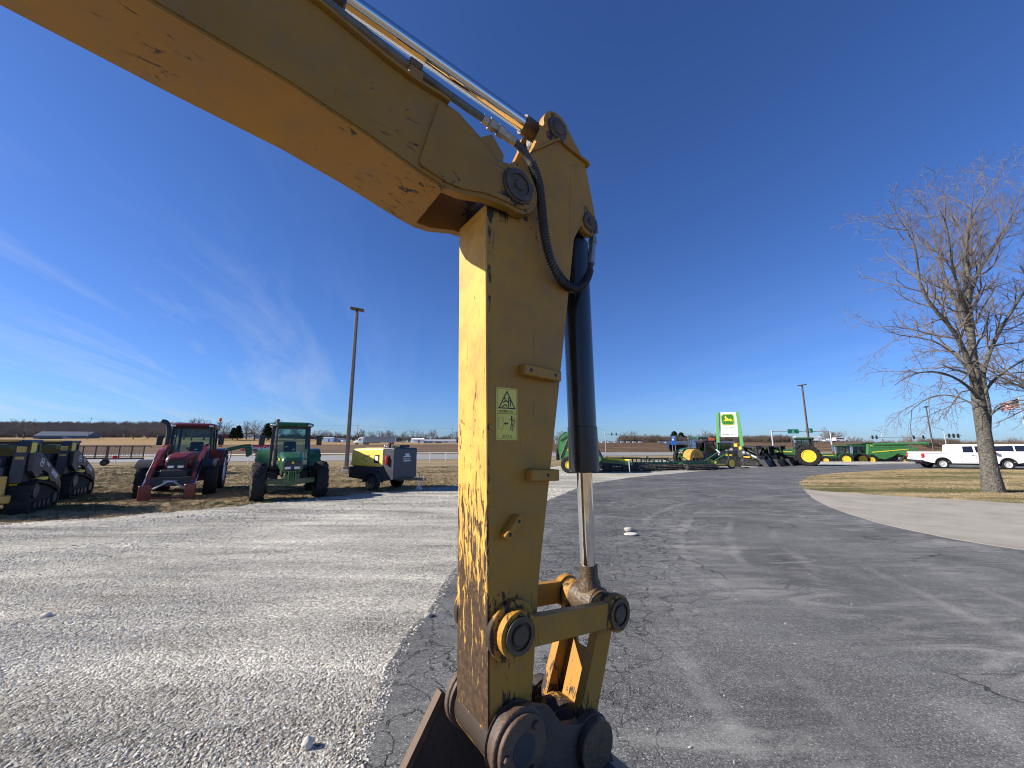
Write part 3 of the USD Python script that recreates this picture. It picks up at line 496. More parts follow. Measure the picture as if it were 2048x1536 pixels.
# blocks on the boom and the steel pipe
obj(EX, 'pipe_block', [moved(box((0, 0, 0), (0.055, 0.05, 0.085), ch=0.004), (-0.487, -0.125, 3.295), ry=0.1), box((-0.487, -0.125, 3.258), (0.09, 0.07, 0.014))], 'boom_paint_shaded')
obj(EX, 'pipe_clamp', [moved(box((0, 0, 0), (0.05, 0.055, 0.03), ch=0.003), (-0.487, -0.125, 3.352), ry=0.1)], 'greasy_steel')
bl = Polygon([(-0.222, 3.178), (-0.150, 3.236), (-0.090, 3.166), (-0.098, 3.118), (-0.135, 3.115)])
obj(EX, 'stop_block', P2(bl, 0.055, 0.150), 'boom_paint_shaded', smooth=12)
pp = [(-2.6, -0.13, 3.72), (-1.3, -0.13, 3.50), (-0.812, -0.13, 3.400), (-0.485, -0.13, 3.343), (-0.17, -0.13, 3.306)]
obj(EX, 'steel_pipe', tube(smoothline(pp, 24), 0.0155, 12), 'pipe_steel', smooth=60)
fa, fb = np.array([-0.185, -0.13, 3.308]), np.array([-0.02, -0.138, 3.274]); fd = (fb - fa) / np.linalg.norm(fb - fa)
obj(EX, 'pipe_fitting', [lathe([(0.019, 0.0), (0.019, 0.03), (0.026, 0.031), (0.026, 0.060), (0.018, 0.061), (0.018, 0.075), (0.025, 0.076), (0.025, 0.105), (0.020, 0.106), (0.021, 0.165)], fa, fd, 6)], 'fitting_zinc', smooth=20)
# hose with its spiral guard
hp = [fa + fd * 0.10, fb, (0.047, -0.142, 3.230), (0.084, -0.150, 3.165), (0.106, -0.156, 3.06), (0.120, -0.156, 2.942), (0.147, -0.156, 2.806), (0.208, -0.150, 2.710), (0.299, -0.130, 2.682), (0.402, -0.10, 2.715), (0.495, -0.07, 2.806), (0.540, -0.058, 2.910)]
HL = smoothline(hp, 220)
obj(EX, 'hose', tube(HL[::3], 0.0165, 10), 'hose_rubber', smooth=60)
seg = HL[34:-10]; s = np.r_[0, np.cumsum(np.linalg.norm(np.diff(seg, axis=0), axis=1))]; turns = int(s[-1] / 0.0135); nn = turns * 10
tt = np.linspace(0, s[-1], nn); ctr = np.stack([np.interp(tt, s, seg[:, k]) for k in range(3)], 1); Tn = np.gradient(ctr, axis=0); Tn /= np.linalg.norm(Tn, axis=1, keepdims=True)
u0 = np.cross(Tn, [0, 1.0, 0]); u0 /= np.linalg.norm(u0, axis=1, keepdims=True); w0 = np.cross(Tn, u0); ph = np.linspace(0, turns * 2 * np.pi, nn)
obj(EX, 'spiral_guard', tube(ctr + 0.0205 * (np.cos(ph)[:, None] * u0 + np.sin(ph)[:, None] * w0), 0.0026, 5), 'black_enamel', smooth=60)
# arm cylinder over the boom
ca, cb = np.array([-2.25, 0, 3.713]), np.array([0.262, 0, 3.548]); cd = (cb - ca) / np.linalg.norm(cb - ca)
barrel_end = ca + cd * (1.535)
obj(EX, 'arm_cylinder', [lathe([(0.066, 0.0), (0.070, 0.02), (0.070, 1.42), (0.083, 1.425), (0.083, 1.52), (0.074, 1.535)], ca, cd, 32), box(barrel_end + [-0.06, -0.05, -0.085], (0.10, 0.06, 0.05), ch=0.006), tube([ca + [0.2, -0.07, -0.06], ca + [1.35, -0.075, -0.15], ca + [1.47, -0.06, -0.165]], 0.016, 8)], 'black_enamel', smooth=35)
obj(EX, 'arm_cylinder_rod', cyl(ca + cd * 1.5, cb - cd * 0.115, 0.0365, 36), 'chrome', smooth=40)
obj(EX, 'rod_eye', [cyl(cb - cd * 0.135, cb - cd * 0.03, 0.047, 24), pin_y(cb[0], cb[2] - 0.03, -0.055, 0.055, 0.070)], 'greasy_steel')
# stick
T_B = (0.475, 3.085)
stick_poly = Polygon([(-0.150, 2.90), (-0.148, 2.80), (-0.113, 0.990), (-0.10, 0.90), (0.02, 0.86), (0.070, 1.00), (0.114, 1.44), (0.231, 2.143), (0.318, 2.68), (0.36, 2.945), (0.392, 3.06), (0.43, 3.24), (0.464, 3.419), (0.262, 3.447), (0.094, 3.300), (-0.022, 3.190), (-0.10, 3.06)])
obj(EX, 'stick', P2(stick_poly, -0.11, 0.11), 'stick_paint_shaded', smooth=12)
ip = [(-0.1505, 2.93), (-0.1485, 2.80), (-0.1135, 0.985)]
obj(EX, 'inner_plate', P2(Polygon([(x + 0.001, z) for x, z in ip] + [(x - 0.006, z) for x, z in ip[::-1]]), -0.112, 0.112), 'worn_plate_sunlit', smooth=12, label='scratched rusty yellow inner face plate of the stick')
cap = [(0.084, 3.293), (0.262, 3.449), (0.470, 3.421), (0.482, 3.408)]
obj(EX, 'head_cap', P2(Polygon([(x, z) for x, z in cap] + [(x + 0.003, z + 0.013) for x, z in cap[::-1]]), -0.124, 0.124), 'stick_paint_shaded', smooth=12)
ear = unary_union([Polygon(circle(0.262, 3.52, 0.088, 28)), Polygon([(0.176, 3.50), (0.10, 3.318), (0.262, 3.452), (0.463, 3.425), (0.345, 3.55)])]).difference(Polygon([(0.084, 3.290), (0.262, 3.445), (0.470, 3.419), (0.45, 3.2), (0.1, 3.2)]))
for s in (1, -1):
    obj(EX, 'cylinder_ear', P2(ear, *sorted((s * 0.075, s * 0.112))), 'stick_paint_shaded', smooth=12)
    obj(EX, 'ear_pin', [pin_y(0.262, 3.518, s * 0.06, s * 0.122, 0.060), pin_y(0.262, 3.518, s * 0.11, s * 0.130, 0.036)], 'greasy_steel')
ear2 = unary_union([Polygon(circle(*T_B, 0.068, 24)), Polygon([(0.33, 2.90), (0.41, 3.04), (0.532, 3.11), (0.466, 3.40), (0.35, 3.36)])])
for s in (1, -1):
    obj(EX, 'bucket_cylinder_ear', P2(ear2, *sorted((s * 0.080, s * 0.1105))), 'stick_paint_shaded', smooth=12)
    obj(EX, 'ear_pin', [pin_y(*T_B, s * 0.07, s * 0.122, 0.046), pin_y(*T_B, s * 0.1, s * 0.130, 0.020, 6)], 'greasy_steel')
# mounting brackets and decal on the near face of the stick
def bracket(p, z, L, hgt, ang, bolts, name='hose_bracket'):
    b = moved(box((0, 0, 0), (L, 0.040, hgt), ch=0.004), (p, -0.131, z), ry=ang)
    o = obj(EX, name, b, 'stick_paint_shaded')
    for t in bolts: obj(o, 'bolt_hole', moved(pin_y(0, 0, -0.004, 0.0025, 0.009, 12), (p + t * L * math.cos(ang), -0.151, z - t * L * math.sin(ang))), 'decal_black')
bracket(0.118, 2.246, 0.205, 0.046, 0.05, (-0.33, 0.33)); bracket(0.122, 1.826, 0.150, 0.046, 0.05, (0.08,)); bracket(-0.034, 1.642, 0.098, 0.034, -0.80, (-0.3, 0.3))
D = obj(EX, 'warning_decal', P2(Polygon([(x, z) for x, z in np.array(rrect(0.103, 0.206, 0.006, -0.044, 2.068))]), 0.1105, 0.1115), 'decal_yellow', label='yellow warning sticker with black triangle and figures')
def dec(polys, mt='decal_black'): return P2(unary_union([Polygon(p) if not isinstance(p, (Polygon, MultiPolygon)) else p for p in polys]), 0.1116, 0.1121), mt
def frame_poly(x0, z0, x1, z1, w): return Polygon([(x0, z0), (x1, z0), (x1, z1), (x0, z1)]).difference(Polygon([(x0 + w, z0 + w), (x1 - w, z0 + w), (x1 - w, z1 - w), (x0 + w, z1 - w)]))
bx0, bx1 = -0.0915, 0.0035
g1, mt = dec([frame_poly(bx0, 2.068, bx1, 2.167, 0.0014), frame_poly(bx0, 1.969, bx1, 2.0685, 0.0014), frame_poly(-0.083, 2.007, -0.062, 2.052, 0.0014)], 'decal_brown'); obj(D, 'border_lines', g1, mt)
tri = Polygon([(-0.086, 2.088), (-0.002, 2.088), (-0.044, 2.162)]); g1, mt = dec([tri.difference(tri.buffer(-0.0045)), LineString([(-0.066, 2.096), (-0.052, 2.104), (-0.044, 2.098)]).buffer(0.0022), LineString([(-0.060, 2.112), (-0.050, 2.122), (-0.040, 2.114), (-0.034, 2.122)]).buffer(0.0022), Point(-0.054, 2.128).buffer(0.0035), LineString([(-0.036, 2.096), (-0.036, 2.132), (-0.028, 2.132), (-0.026, 2.100)]).buffer(0.0020)]); obj(D, 'triangle_symbol', g1, mt)
g1, mt = dec([Polygon([(-0.058, 2.030), (-0.050, 2.036), (-0.050, 2.0315), (-0.044, 2.0315), (-0.044, 2.036), (-0.036, 2.030), (-0.044, 2.024), (-0.044, 2.0285), (-0.050, 2.0285), (-0.050, 2.024)]),
    Point(-0.021, 2.057).buffer(0.004), LineString([(-0.021, 2.052), (-0.020, 2.030)]).buffer(0.0026), LineString([(-0.030, 2.046), (-0.020, 2.048), (-0.011, 2.040)]).buffer(0.0016), LineString([(-0.020, 2.030), (-0.026, 2.016), (-0.024, 2.004)]).buffer(0.0019), LineString([(-0.019, 2.030), (-0.014, 2.018), (-0.016, 2.002)]).buffer(0.0019),
    LineString([(-0.010, 2.054), (-0.007, 2.04), (-0.010, 2.02)]).buffer(0.0012)]); obj(D, 'distance_symbol', g1, mt)
def glyphs(key, x0, z0, h, gap):
    out = []
    for ch in key:
        rings = GLYPH[ch]; g = None
        for r in rings:
            pg = Polygon(np.array(r) / 1000.0 * h + [x0, z0]).buffer(0); g = pg if g is None else g.symmetric_difference(pg)
        out.append(g.buffer(0)); x0 += h * gap
    return out
obj(D, 'lettering', P2(unary_union(glyphs('はね飛ばされ', -0.0835, 2.0725, 0.0125, 0.92)), 0.1116, 0.1121), 'decal_black')
obj(D, 'lettering', P2(unary_union(glyphs('近づくな', -0.066, 1.975, 0.0125, 0.95)), 0.1116, 0.1121), 'decal_black')
# bucket cylinder
ta, tb = np.array([T_B[0], 0, T_B[1]]), np.array([0.515, 0, 1.225]); td = (tb - ta) / np.linalg.norm(tb - ta)
obj(EX, 'bucket_cylinder', [pin_y(*T_B, -0.07, 0.07, 0.060), lathe([(0.060, 0.06), (0.072, 0.075), (0.0705, 1.05), (0.074, 1.052), (0.0745, 1.255), (0.070, 1.27)], ta, td, 40)], 'black_enamel', smooth=35)
obj(EX, 'bucket_cylinder_rod', cyl(ta + td * 1.25, tb - td * 0.15, 0.0375, 40), 'chrome', smooth=40)
obj(EX, 'rod_end', [lathe([(0.043, 0), (0.043, 0.06), (0.052, 0.075), (0.058, 0.13)], tb - td * 0.16, td, 28), pin_y(tb[0], tb[2], -0.062, 0.062, 0.072)], 'greasy_steel')
po = np.array([0.575, -0.052, 3.10])
obj(EX, 'hose_port', [box((0.57, -0.05, 3.105), (0.05, 0.045, 0.045), ch=0.008), tube([(0.48, 0, 3.03), (0.52, -0.03, 3.06), (0.56, -0.05, 3.10)], 0.019, 10)], 'black_enamel')
obj(EX, 'hose_fitting', lathe([(0.016, 0), (0.016, 0.04), (0.024, 0.041), (0.024, 0.07), (0.019, 0.071), (0.021, 0.20)], po + [0, 0, -0.01], np.array(hp[-1]) - po, 8), 'fitting_zinc', smooth=20)
# linkage
A1, B1, C1, K1 = (-0.030, 1.285), (0.510, 1.225), (0.335, 0.800), (-0.030, 0.945)
v = np.array(B1) - np.array(A1); v /= np.linalg.norm(v); nrm = np.array([-v[1], v[0]])
lk = unary_union([Polygon(circle(*A1, 0.078, 28)), Polygon(circle(*B1, 0.074, 28)), Polygon([np.array(A1) + nrm * 0.050, np.array(B1) + nrm * 0.047, np.array(B1) - nrm * 0.047, np.array(A1) - nrm * 0.050])]).buffer(0.02).buffer(-0.02)
for s in (1, -1): obj(EX, 'link_boss', [pin_y(*A1, s * 0.105, s * 0.135, 0.102)], 'stick_paint_shaded', smooth=30)
for s in (1, -1):
    obj(EX, 'side_link', [P2(lk, *sorted((s * 0.137, s * 0.172)))], 'link_paint', smooth=30)
    for (x, z) in (A1, B1):
        obj(EX, 'link_pin', [ring((x, -s * 0.176, z), (0, 1, 0), 0.062, 0.046, 0.012), pin_y(x, z, s * 0.10, s * 0.184, 0.034), pin_y(x, z, s * 0.12, s * 0.1735, 0.050)], 'greasy_steel')
obj(EX, 'cross_tube', pin_y(*B1, -0.135, 0.135, 0.064), 'greasy_steel')
B = np.array(B1); Cc = np.array(C1); u = (Cc - B) / np.linalg.norm(Cc - B); pn = np.array([-u[1], u[0]])
leg = unary_union([Polygon(circle(*B1, 0.065, 24)), Polygon(circle(*C1, 0.07, 24)), Polygon([B + pn * 0.045, Cc + pn * 0.052, Cc - pn * 0.052, B - pn * 0.045])])
for s in (1, -1): obj(EX, 'tipping_leg', P2(leg, *sorted((s * 0.078, s * 0.118))), 'link_paint', smooth=30)
L = np.linalg.norm(Cc - B)
web = Polygon([(-0.08, L * 0.98), (0.08, L * 0.98), (0.08, L * 0.16), (0.03, L * 0.40), (-0.03, L * 0.40), (-0.08, L * 0.16)]); wm = extrude(web, 0.016); wv = wm.vertices.copy()
wm.vertices = np.stack([B[0] + u[0] * wv[:, 1] + pn[0] * (wv[:, 2] + 0.012), wv[:, 0], B[1] + u[1] * wv[:, 1] + pn[1] * (wv[:, 2] + 0.012)], 1)
if wm.volume < 0: wm.invert()
obj(EX, 'tipping_web', wm, 'link_paint', smooth=20)
obj(EX, 'tipping_tube', pin_y(*C1, -0.125, 0.125, 0.072), 'link_paint')
# bucket
obj(EX, 'stick_foot', pin_y(*K1, -0.122, 0.122, 0.098), 'stick_paint_shaded', smooth=30)
bp = [(-0.075, 0.900), (0.02, 0.830), (0.20, 0.735), (0.40, 0.700), (0.55, 0.60), (0.62, 0.44), (0.60, 0.26), (0.47, 0.115), (0.26, 0.05), (0.0, 0.06), (-0.30, 0.14), (-0.62, 0.24)]
mouth = Polygon(bp)
for s in (1, -1): obj(EX, 'bucket_side', P2(Polygon(bp), *sorted((s * 0.295, s * 0.315))), 'bucket_steel', smooth=12)
sh = LineString(bp).buffer(0.014, cap_style=2)
BK = obj(EX, 'bucket_shell', P2(sh, -0.2949, 0.2949), 'bucket_steel', smooth=20)
obj(EX, 'bucket_lip', [P2(LineString([(-0.088, 0.905), (-0.245, 0.672), (-0.62, 0.27)]).buffer(0.014, cap_style=2), s * 0.305 - 0.02, s * 0.305 + 0.02) for s in (1, -1)], 'rusty_steel', smooth=12)
for k in range(5):
    obj(EX, 'bucket_tooth', moved(prism([(0, -0.03), (0.10, -0.03), (0.10, 0.03)], -0.03, 0.03), (-0.72, -0.26 + 0.13 * k, 0.26)), 'rusty_steel', smooth=False)
earp = unary_union([Polygon(circle(*K1, 0.105, 28)), Polygon(circle(*C1, 0.095, 28)), Polygon([(-0.10, 0.88), (-0.06, 1.02), (0.02, 1.04), (0.40, 0.87), (0.46, 0.66), (0.0, 0.80)])]).difference(Polygon([(-0.05, 1.06), (0.10, 1.08), (0.20, 0.94), (0.30, 0.91), (0.42, 0.96), (0.4, 1.1)]).buffer(0.03).difference(Polygon(circle(*K1, 0.106)).union(Polygon(circle(*C1, 0.096)))))
for s in (1, -1):
    obj(EX, 'bucket_ear', P2(earp, *sorted((s * 0.128, s * 0.158))), 'bucket_steel', smooth=30)
    obj(EX, 'ear_flange', [pin_y(*K1, s * 0.122, s * 0.127, 0.112), pin_y(*K1, s * 0.150, s * 0.176, 0.112), pin_y(*K1, s * 0.176, s * 0.196, 0.098)], 'rusty_steel', smooth=30)
    fl = obj(EX, 'pin_cap', [pin_y(*K1, s * 0.19, s * 0.1975, 0.050)], 'decal_black')
    for an in (0.9, 0.9 + math.pi * 0.7, 0.9 + 1.35 * math.pi): obj(fl, 'bolt', pin_y(K1[0] + 0.074 * math.cos(an), K1[1] + 0.074 * math.sin(an), s * 0.190, s * 0.208, 0.013, 6), 'rusty_steel')
    obj(EX, 'link_boss', [pin_y(*C1, s * 0.12, s * 0.19, 0.088)], 'greasy_steel', smooth=30)
# ---------------------------------------------------------------- materials of the machines
mat('tractor_green', (0.012, 0.070, 0.018), rough=0.32, var=0.15, coat=0.3, dust=0.05)
mat('bright_green', (0.020, 0.165, 0.035), rough=0.32, var=0.12, coat=0.4, dust=0.15)
mat('tractor_red', (0.115, 0.006, 0.003), rough=0.35, var=0.15, coat=0.3, dust=0.04)
mat('wheel_yellow', (0.72, 0.50, 0.02), rough=0.45, var=0.1, dust=0.15)
mat('machine_yellow', (0.33, 0.19, 0.012), rough=0.4, var=0.12, dust=0.25)
mat('silver_rim', (0.42, 0.42, 0.42), rough=0.45, metal=0.5, var=0.15, dust=0.3)
mat('tyre_rubber', (0.014, 0.014, 0.015), rough=0.85, var=0.3, scale=8, dust=0.14, dustc=(0.10, 0.085, 0.07), spec=0.2)
mat('black_plastic', (0.011, 0.011, 0.013), rough=0.55, var=0.25, dust=0.04)
mat('loader_black', (0.010, 0.011, 0.016), rough=0.45, var=0.25, dust=0.05)
mat('dark_steel', (0.035, 0.033, 0.032), rough=0.55, metal=0.3, var=0.4, dust=0.3)
mat('lamp_glass', (0.55, 0.56, 0.57), rough=0.12, metal=0.6, var=0.1)
mat('amber_lens', (0.75, 0.14, 0.01), rough=0.25)
mat('red_lens', (0.45, 0.012, 0.012), rough=0.25)
mat('white_paint', (0.80, 0.80, 0.79), rough=0.3, var=0.03, coat=0.5)
mat('sticker_white', (0.72, 0.72, 0.70), rough=0.5)
mat('canvas_grey', (0.21, 0.22, 0.24), rough=0.5, var=0.08)
mat('compressor_grey', (0.024, 0.026, 0.033), rough=0.5, var=0.12)
mat('compressor_yellow', (0.74, 0.55, 0.10), rough=0.38, var=0.06, coat=0.3)
mat('pole_brown', (0.085, 0.064, 0.052), rough=0.55, var=0.2)
mat('galvanised', (0.42, 0.43, 0.44), rough=0.5, metal=0.4, var=0.15)
mat('wood_pole', (0.13, 0.10, 0.075), rough=0.9, var=0.25)
mat('rust_brown', (0.085, 0.055, 0.042), rough=0.8, var=0.35)
pane('cab_glass', (0.50, 0.64, 0.60)); pane('dark_glass', (0.20, 0.23, 0.24))

def tyre(c, R, w, rr, lugs=0, ax=(0, 1, 0), n=36):
    m = [lathe_open([(rr, -w * 0.42), (rr + (R - rr) * 0.5, -w * 0.5), (R - 0.06 * R, -w * 0.46), (R - 0.02 * R, -w * 0.30), (R, 0), (R - 0.02 * R, w * 0.30), (R - 0.06 * R, w * 0.46), (rr + (R - rr) * 0.5, w * 0.5), (rr, w * 0.42), (rr, -w * 0.42)], c, ax, n)]
    if lugs:
        for k in range(lugs):
            for s in (-1, 1):
                a0 = 2 * math.pi * (k + (0.5 if s > 0 else 0)) / lugs; P = []
                for t, dr in ((0.02, 0.0), (0.28, 0.0), (0.49, -0.055 * R), (0.515, -0.16 * R)):
                    an = a0 + 1.05 * t * w / R * 1.2
                    for da in (-0.036, 0.036):
                        for h in (-0.03 * R, 0.062 * R):
                            r = R + dr + h - 0.01 * R; P.append((c[0] + r * math.cos(an + da * 1.2), c[1] + s * (t * w + (0.01 if h > 0 and t > 0.5 else 0)), c[2] + r * math.sin(an + da * 1.2)))
                P = np.array(P); Fq = []
                for q in range(3):
                    b = q * 4; Fq += [[b, b + 1, b + 5, b + 4], [b + 2, b + 6, b + 7, b + 3], [b + 1, b + 3, b + 7, b + 5]]
                Fq += [[0, 2, 3, 1], [12, 13, 15, 14]]
                Fq = np.array(Fq); m.append(trimesh.Trimesh(P, np.vstack([Fq[:, [0, 1, 2]], Fq[:, [0, 2, 3]]]), process=False))
    return m
def rim(c, rr, w, side, n=28):
    s = side
    return [lathe([(rr * 1.02, -0.03), (rr * 1.02, 0.0), (rr * 0.90, 0.0), (rr * 0.84, -w * 0.22), (rr * 0.50, -w * 0.26), (rr * 0.42, -w * 0.14), (rr * 0.24, -w * 0.12), (rr * 0.20, -w * 0.05), (0.02, -w * 0.05)], (c[0], c[1] + s * w * 0.43, c[2]), (0, s, 0), n)] + \
           [cyl((c[0] + rr * 0.33 * math.cos(a), c[1] + s * w * 0.29, c[2] + rr * 0.33 * math.sin(a)), (c[0] + rr * 0.33 * math.cos(a), c[1] + s * w * 0.33, c[2] + rr * 0.33 * math.sin(a)), rr * 0.045, 6) for a in np.linspace(0, 2 * math.pi, 8, endpoint=False)]
def wheel(par, name, c, R, w, rr, side, rmat, lugs=0, steer=0.0, tmat='tyre_rubber'):
    T = moved(tyre((0, 0, 0), R, w, rr, lugs), c, rz=steer)
    o = obj(par, name, T, tmat, smooth=40)
    obj(o, 'rim', moved(rim((0, 0, 0), rr, w, side), c, rz=steer), rmat, smooth=35)
    return o

def tractor(label, loc, rz, body='tractor_green', roof='tractor_green', rimm='wheel_yellow', loader=False, scale=1.0, group=None, steer=0.0, exhaust='straight', lugs=16, ballast=True, big=1.0):
    t = thing('tractor', label, 'tractor', loc, rz, group); S = scale
    def o(name, ms, m, **k): return obj(t, name, moved(ms, s=S), m, **k)
    for s in (1, -1):
        wheel(t, 'rear_wheel', (0, s * 0.93 * S, 0.84 * S * big), 0.84 * S * big, 0.46 * S, 0.50 * S * big, s, rimm, lugs)
        wheel(t, 'front_wheel', (2.4 * S, s * 0.98 * S, 0.64 * S), 0.64 * S, 0.40 * S, 0.33 * S, s, rimm, max(0, lugs - 2), steer)
    o('chassis', [loft_x([(-0.45, 0.5, 0.6, 1.25), (0.9, 0.42, 0.58, 1.15), (2.9, 0.40, 0.66, 1.05)], 0.06), cyl((0, -0.72, 0.84), (0, 0.72, 0.84), 0.16), box((0.7, 0.52, 0.72), (0.75, 0.32, 0.42), ch=0.05), box((0.7, -0.52, 0.72), (0.75, 0.32, 0.42), ch=0.05), box((1.5, 0, 0.95), (1.2, 0.62, 0.35), ch=0.04)], 'black_plastic')
    o('front_axle', [prism_x(Polygon([(-0.80, 0.56), (-0.3, 0.50), (0, 0.44), (0.3, 0.50), (0.80, 0.56), (0.80, 0.72), (0.3, 0.70), (-0.3, 0.70), (-0.80, 0.72)]), 2.30, 2.48), box((2.95, 0, 0.80), (0.35, 0.5, 0.26), ch=0.03)], body)
    o('hood', [loft_x([(0.92, 0.80, 0.98, 1.66), (1.8, 0.78, 0.98, 1.64), (2.6, 0.74, 0.96, 1.58), (2.95, 0.68, 0.94, 1.50), (3.06, 0.58, 0.96, 1.40)], 0.14)], body, smooth=50)
    g = o('grille', [loft_x([(3.00, 0.60, 1.00, 1.38), (3.085, 0.54, 1.03, 1.34)], 0.06)], 'black_plastic')
    for k in range(5): obj(g, 'grille_bar', moved(box((3.088, 0, 1.20 + 0.028 * k), (0.012, 0.50, 0.008)), s=S), 'dark_steel')
    for s in (1, -1): o('headlight', [box((3.09, s * 0.14, 1.12), (0.03, 0.19, 0.10), ch=0.012)], 'lamp_glass')
    if body == 'tractor_green': o('badge', [cyl((3.085, 0, 1.30), (3.095, 0, 1.30), 0.04)], 'wheel_yellow')
    for s in (1, -1): o('hood_stripe', [box((1.85, s * 0.392, 1.38), (1.3, 0.012, 0.07))], 'wheel_yellow' if 'green' in body else 'black_plastic')
    if ballast: o('front_ballast', [box((3.2, y, 0.83), (0.20, 0.045, 0.36), ch=0.01) for y in np.linspace(-0.10, 0.10, 4)] + [box((3.12, 0, 0.70), (0.1, 0.5, 0.06)), box((3.12, 0.2, 0.82), (0.04, 0.03, 0.3)), box((3.12, -0.2, 0.82), (0.04, 0.03, 0.3))], body)
    # cab
    B = dict(fl=(0.98, 0.66, 1.05), fr=(0.98, -0.66, 1.05), rl=(-0.52, 0.66, 1.25), rr=(-0.52, -0.66, 1.25)); Tp = dict(fl=(0.80, 0.62, 2.64), fr=(0.80, -0.62, 2.64), rl=(-0.55, 0.62, 2.64), rr=(-0.55, -0.62, 2.64))
    o('cab_frame', [bar(B[k], Tp[k], 0.085, 0.085) for k in B] + [bar((0.22, s * 0.70, 1.2), (0.20, s * 0.64, 2.64), 0.06) for s in (1, -1)] + [box((0.2, 0, 1.02), (1.6, 1.30, 0.16), ch=0.03), box((0.12, 0, 2.62), (1.45, 1.30, 0.06))] + [bar(B['fl'], B['fr'], 0.07), bar((-0.52, -0.66, 1.3), (-0.52, 0.66, 1.3), 0.08)], 'black_plastic')
    o('roof', [loft([np.array([(x, y, z) for x, y in rrect(w, d, r, 0.16, 0)]) for z, w, d, r in ((2.64, 1.62, 1.44, 0.20), (2.70, 1.76, 1.58, 0.25), (2.78, 1.70, 1.52, 0.25), (2.83, 1.40, 1.24, 0.25))])], roof, smooth=50)
    def quad(*p):
        p = np.array(p, float); return trimesh.Trimesh(p, [[0, 1, 2], [0, 2, 3]], process=False)
    o('windscreen', [quad((1.0, 0.61, 1.12), (1.0, -0.61, 1.12), (0.82, -0.58, 2.6), (0.82, 0.58, 2.6))], 'cab_glass', smooth=False)
    o('rear_window', [quad((-0.53, -0.61, 1.34), (-0.53, 0.61, 1.34), (-0.56, 0.58, 2.6), (-0.56, -0.58, 2.6))], 'cab_glass', smooth=False)
    for s in (1, -1): o('side_window', [quad((0.95, s * 0.675, 1.10), (-0.50, s * 0.675, 1.32), (-0.53, s * 0.63, 2.6), (0.79, s * 0.63, 2.6))], 'cab_glass', smooth=False)
    o('seat', [box((0.0, 0, 1.38), (0.5, 0.5, 0.14), ch=0.04), box((-0.25, 0, 1.72), (0.13, 0.5, 0.66), ch=0.04, ry=-0.12), box((0, 0, 1.2), (0.35, 0.35, 0.25))], 'black_plastic')
    wh = ring((0, 0, 0), (0, 0, 1), 0.20, 0.165, 0.03, 24)
    o('steering_wheel', [moved(wh, (0.55, 0, 1.78), ry=-0.5), bar((0.8, 0, 1.25), (0.55, 0, 1.78), 0.07), bar((0.55, -0.18, 1.78), (0.55, 0.18, 1.78), 0.025), box((0.82, 0, 1.5), (0.18, 0.4, 0.3), ch=0.05)], 'black_plastic')
    for s in (1, -1):
        fp = Polygon([(0.92 * math.cos(a), 0.84 + 0.92 * math.sin(a)) for a in np.linspace(0.25, 2.75, 16)] + [(0.86 * math.cos(a), 0.84 + 0.86 * math.sin(a)) for a in np.linspace(2.75, 0.25, 16)])
        o('fender', [prism(fp, s * 0.62, s * 1.12), prism(Polygon([(0.86 * math.cos(a), 0.84 + 0.86 * math.sin(a)) for a in np.linspace(0.3, 2.8, 16)]), s * 0.62, s * 0.66)], body, smooth=30)
        o('tail_light', [box((-0.80, s * 1.02, 1.38), (0.05, 0.14, 0.10), ch=0.01)], 'red_lens')
        o('work_light', [box((1.04, s * 0.62, 2.70), (0.06, 0.14, 0.08), ch=0.015)], 'lamp_glass')
        o('mirror', [bar((0.85, s * 0.66, 2.2), (0.95, s * 0.98, 2.25), 0.025), box((0.95, s * 1.0, 2.10), (0.05, 0.20, 0.38), ch=0.02)], 'black_plastic')
        o('step', [box((0.95, s * 0.80, 0.55), (0.35, 0.30, 0.04)), box((0.95, s * 0.80, 0.85), (0.35, 0.28, 0.04)), bar((1.1, s * 0.80, 0.55), (1.1, s * 0.72, 1.1), 0.03), bar((0.8, s * 0.80, 0.55), (0.8, s * 0.72, 1.1), 0.03)], 'black_plastic')
    if exhaust == 'straight': o('exhaust', [tube([(1.05, -0.52, 1.2), (1.05, -0.52, 1.6), (1.05, -0.52, 2.75), (1.08, -0.52, 2.92)], [0.045, 0.045, 0.045, 0.055], 10), cyl((1.05, -0.52, 1.1), (1.05, -0.52, 1.75), 0.075)], 'dark_steel')
    else: o('exhaust', [tube(smoothline([(1.05, -0.72, 1.35), (1.05, -0.74, 2.0), (1.05, -0.76, 2.6), (1.02, -0.86, 2.83), (0.98, -0.99, 2.88)], 20), 0.085, 12)], 'black_plastic')
    if loader:
        o('loader_mast', [box((1.15, s * 0.60, 1.35), (0.22, 0.10, 1.15), ch=0.02) for s in (1, -1)] + [box((1.15, 0, 0.85), (0.2, 1.3, 0.14))], 'black_plastic')
        ap = [(1.02, 1.78), (1.30, 1.95), (1.75, 1.86), (2.6, 1.52), (3.20, 1.12), (3.56, 0.70), (3.64, 0.34), (3.54, 0.32), (3.44, 0.64), (3.08, 1.00), (2.5, 1.30), (1.7, 1.64), (1.2, 1.68)]
        for s in (1, -1):
            o('loader_arm', [prism(Polygon(ap), s * 0.56, s * 0.67)], body, smooth=12)
            o('loader_cylinder', [cyl((2.62, s * 0.70, 1.36), (3.30, s * 0.70, 0.82), 0.045), cyl((1.35, s * 0.52, 1.0), (2.2, s * 0.52, 1.28), 0.05)], 'black_enamel')
            o('cylinder_rod', [cyl((3.28, s * 0.70, 0.84), (3.70, s * 0.70, 0.50), 0.024)], 'chrome')
            o('carrier_plate', [box((3.80, s * 0.60, 0.29), (0.14, 0.32, 0.50), ch=0.02)], body)
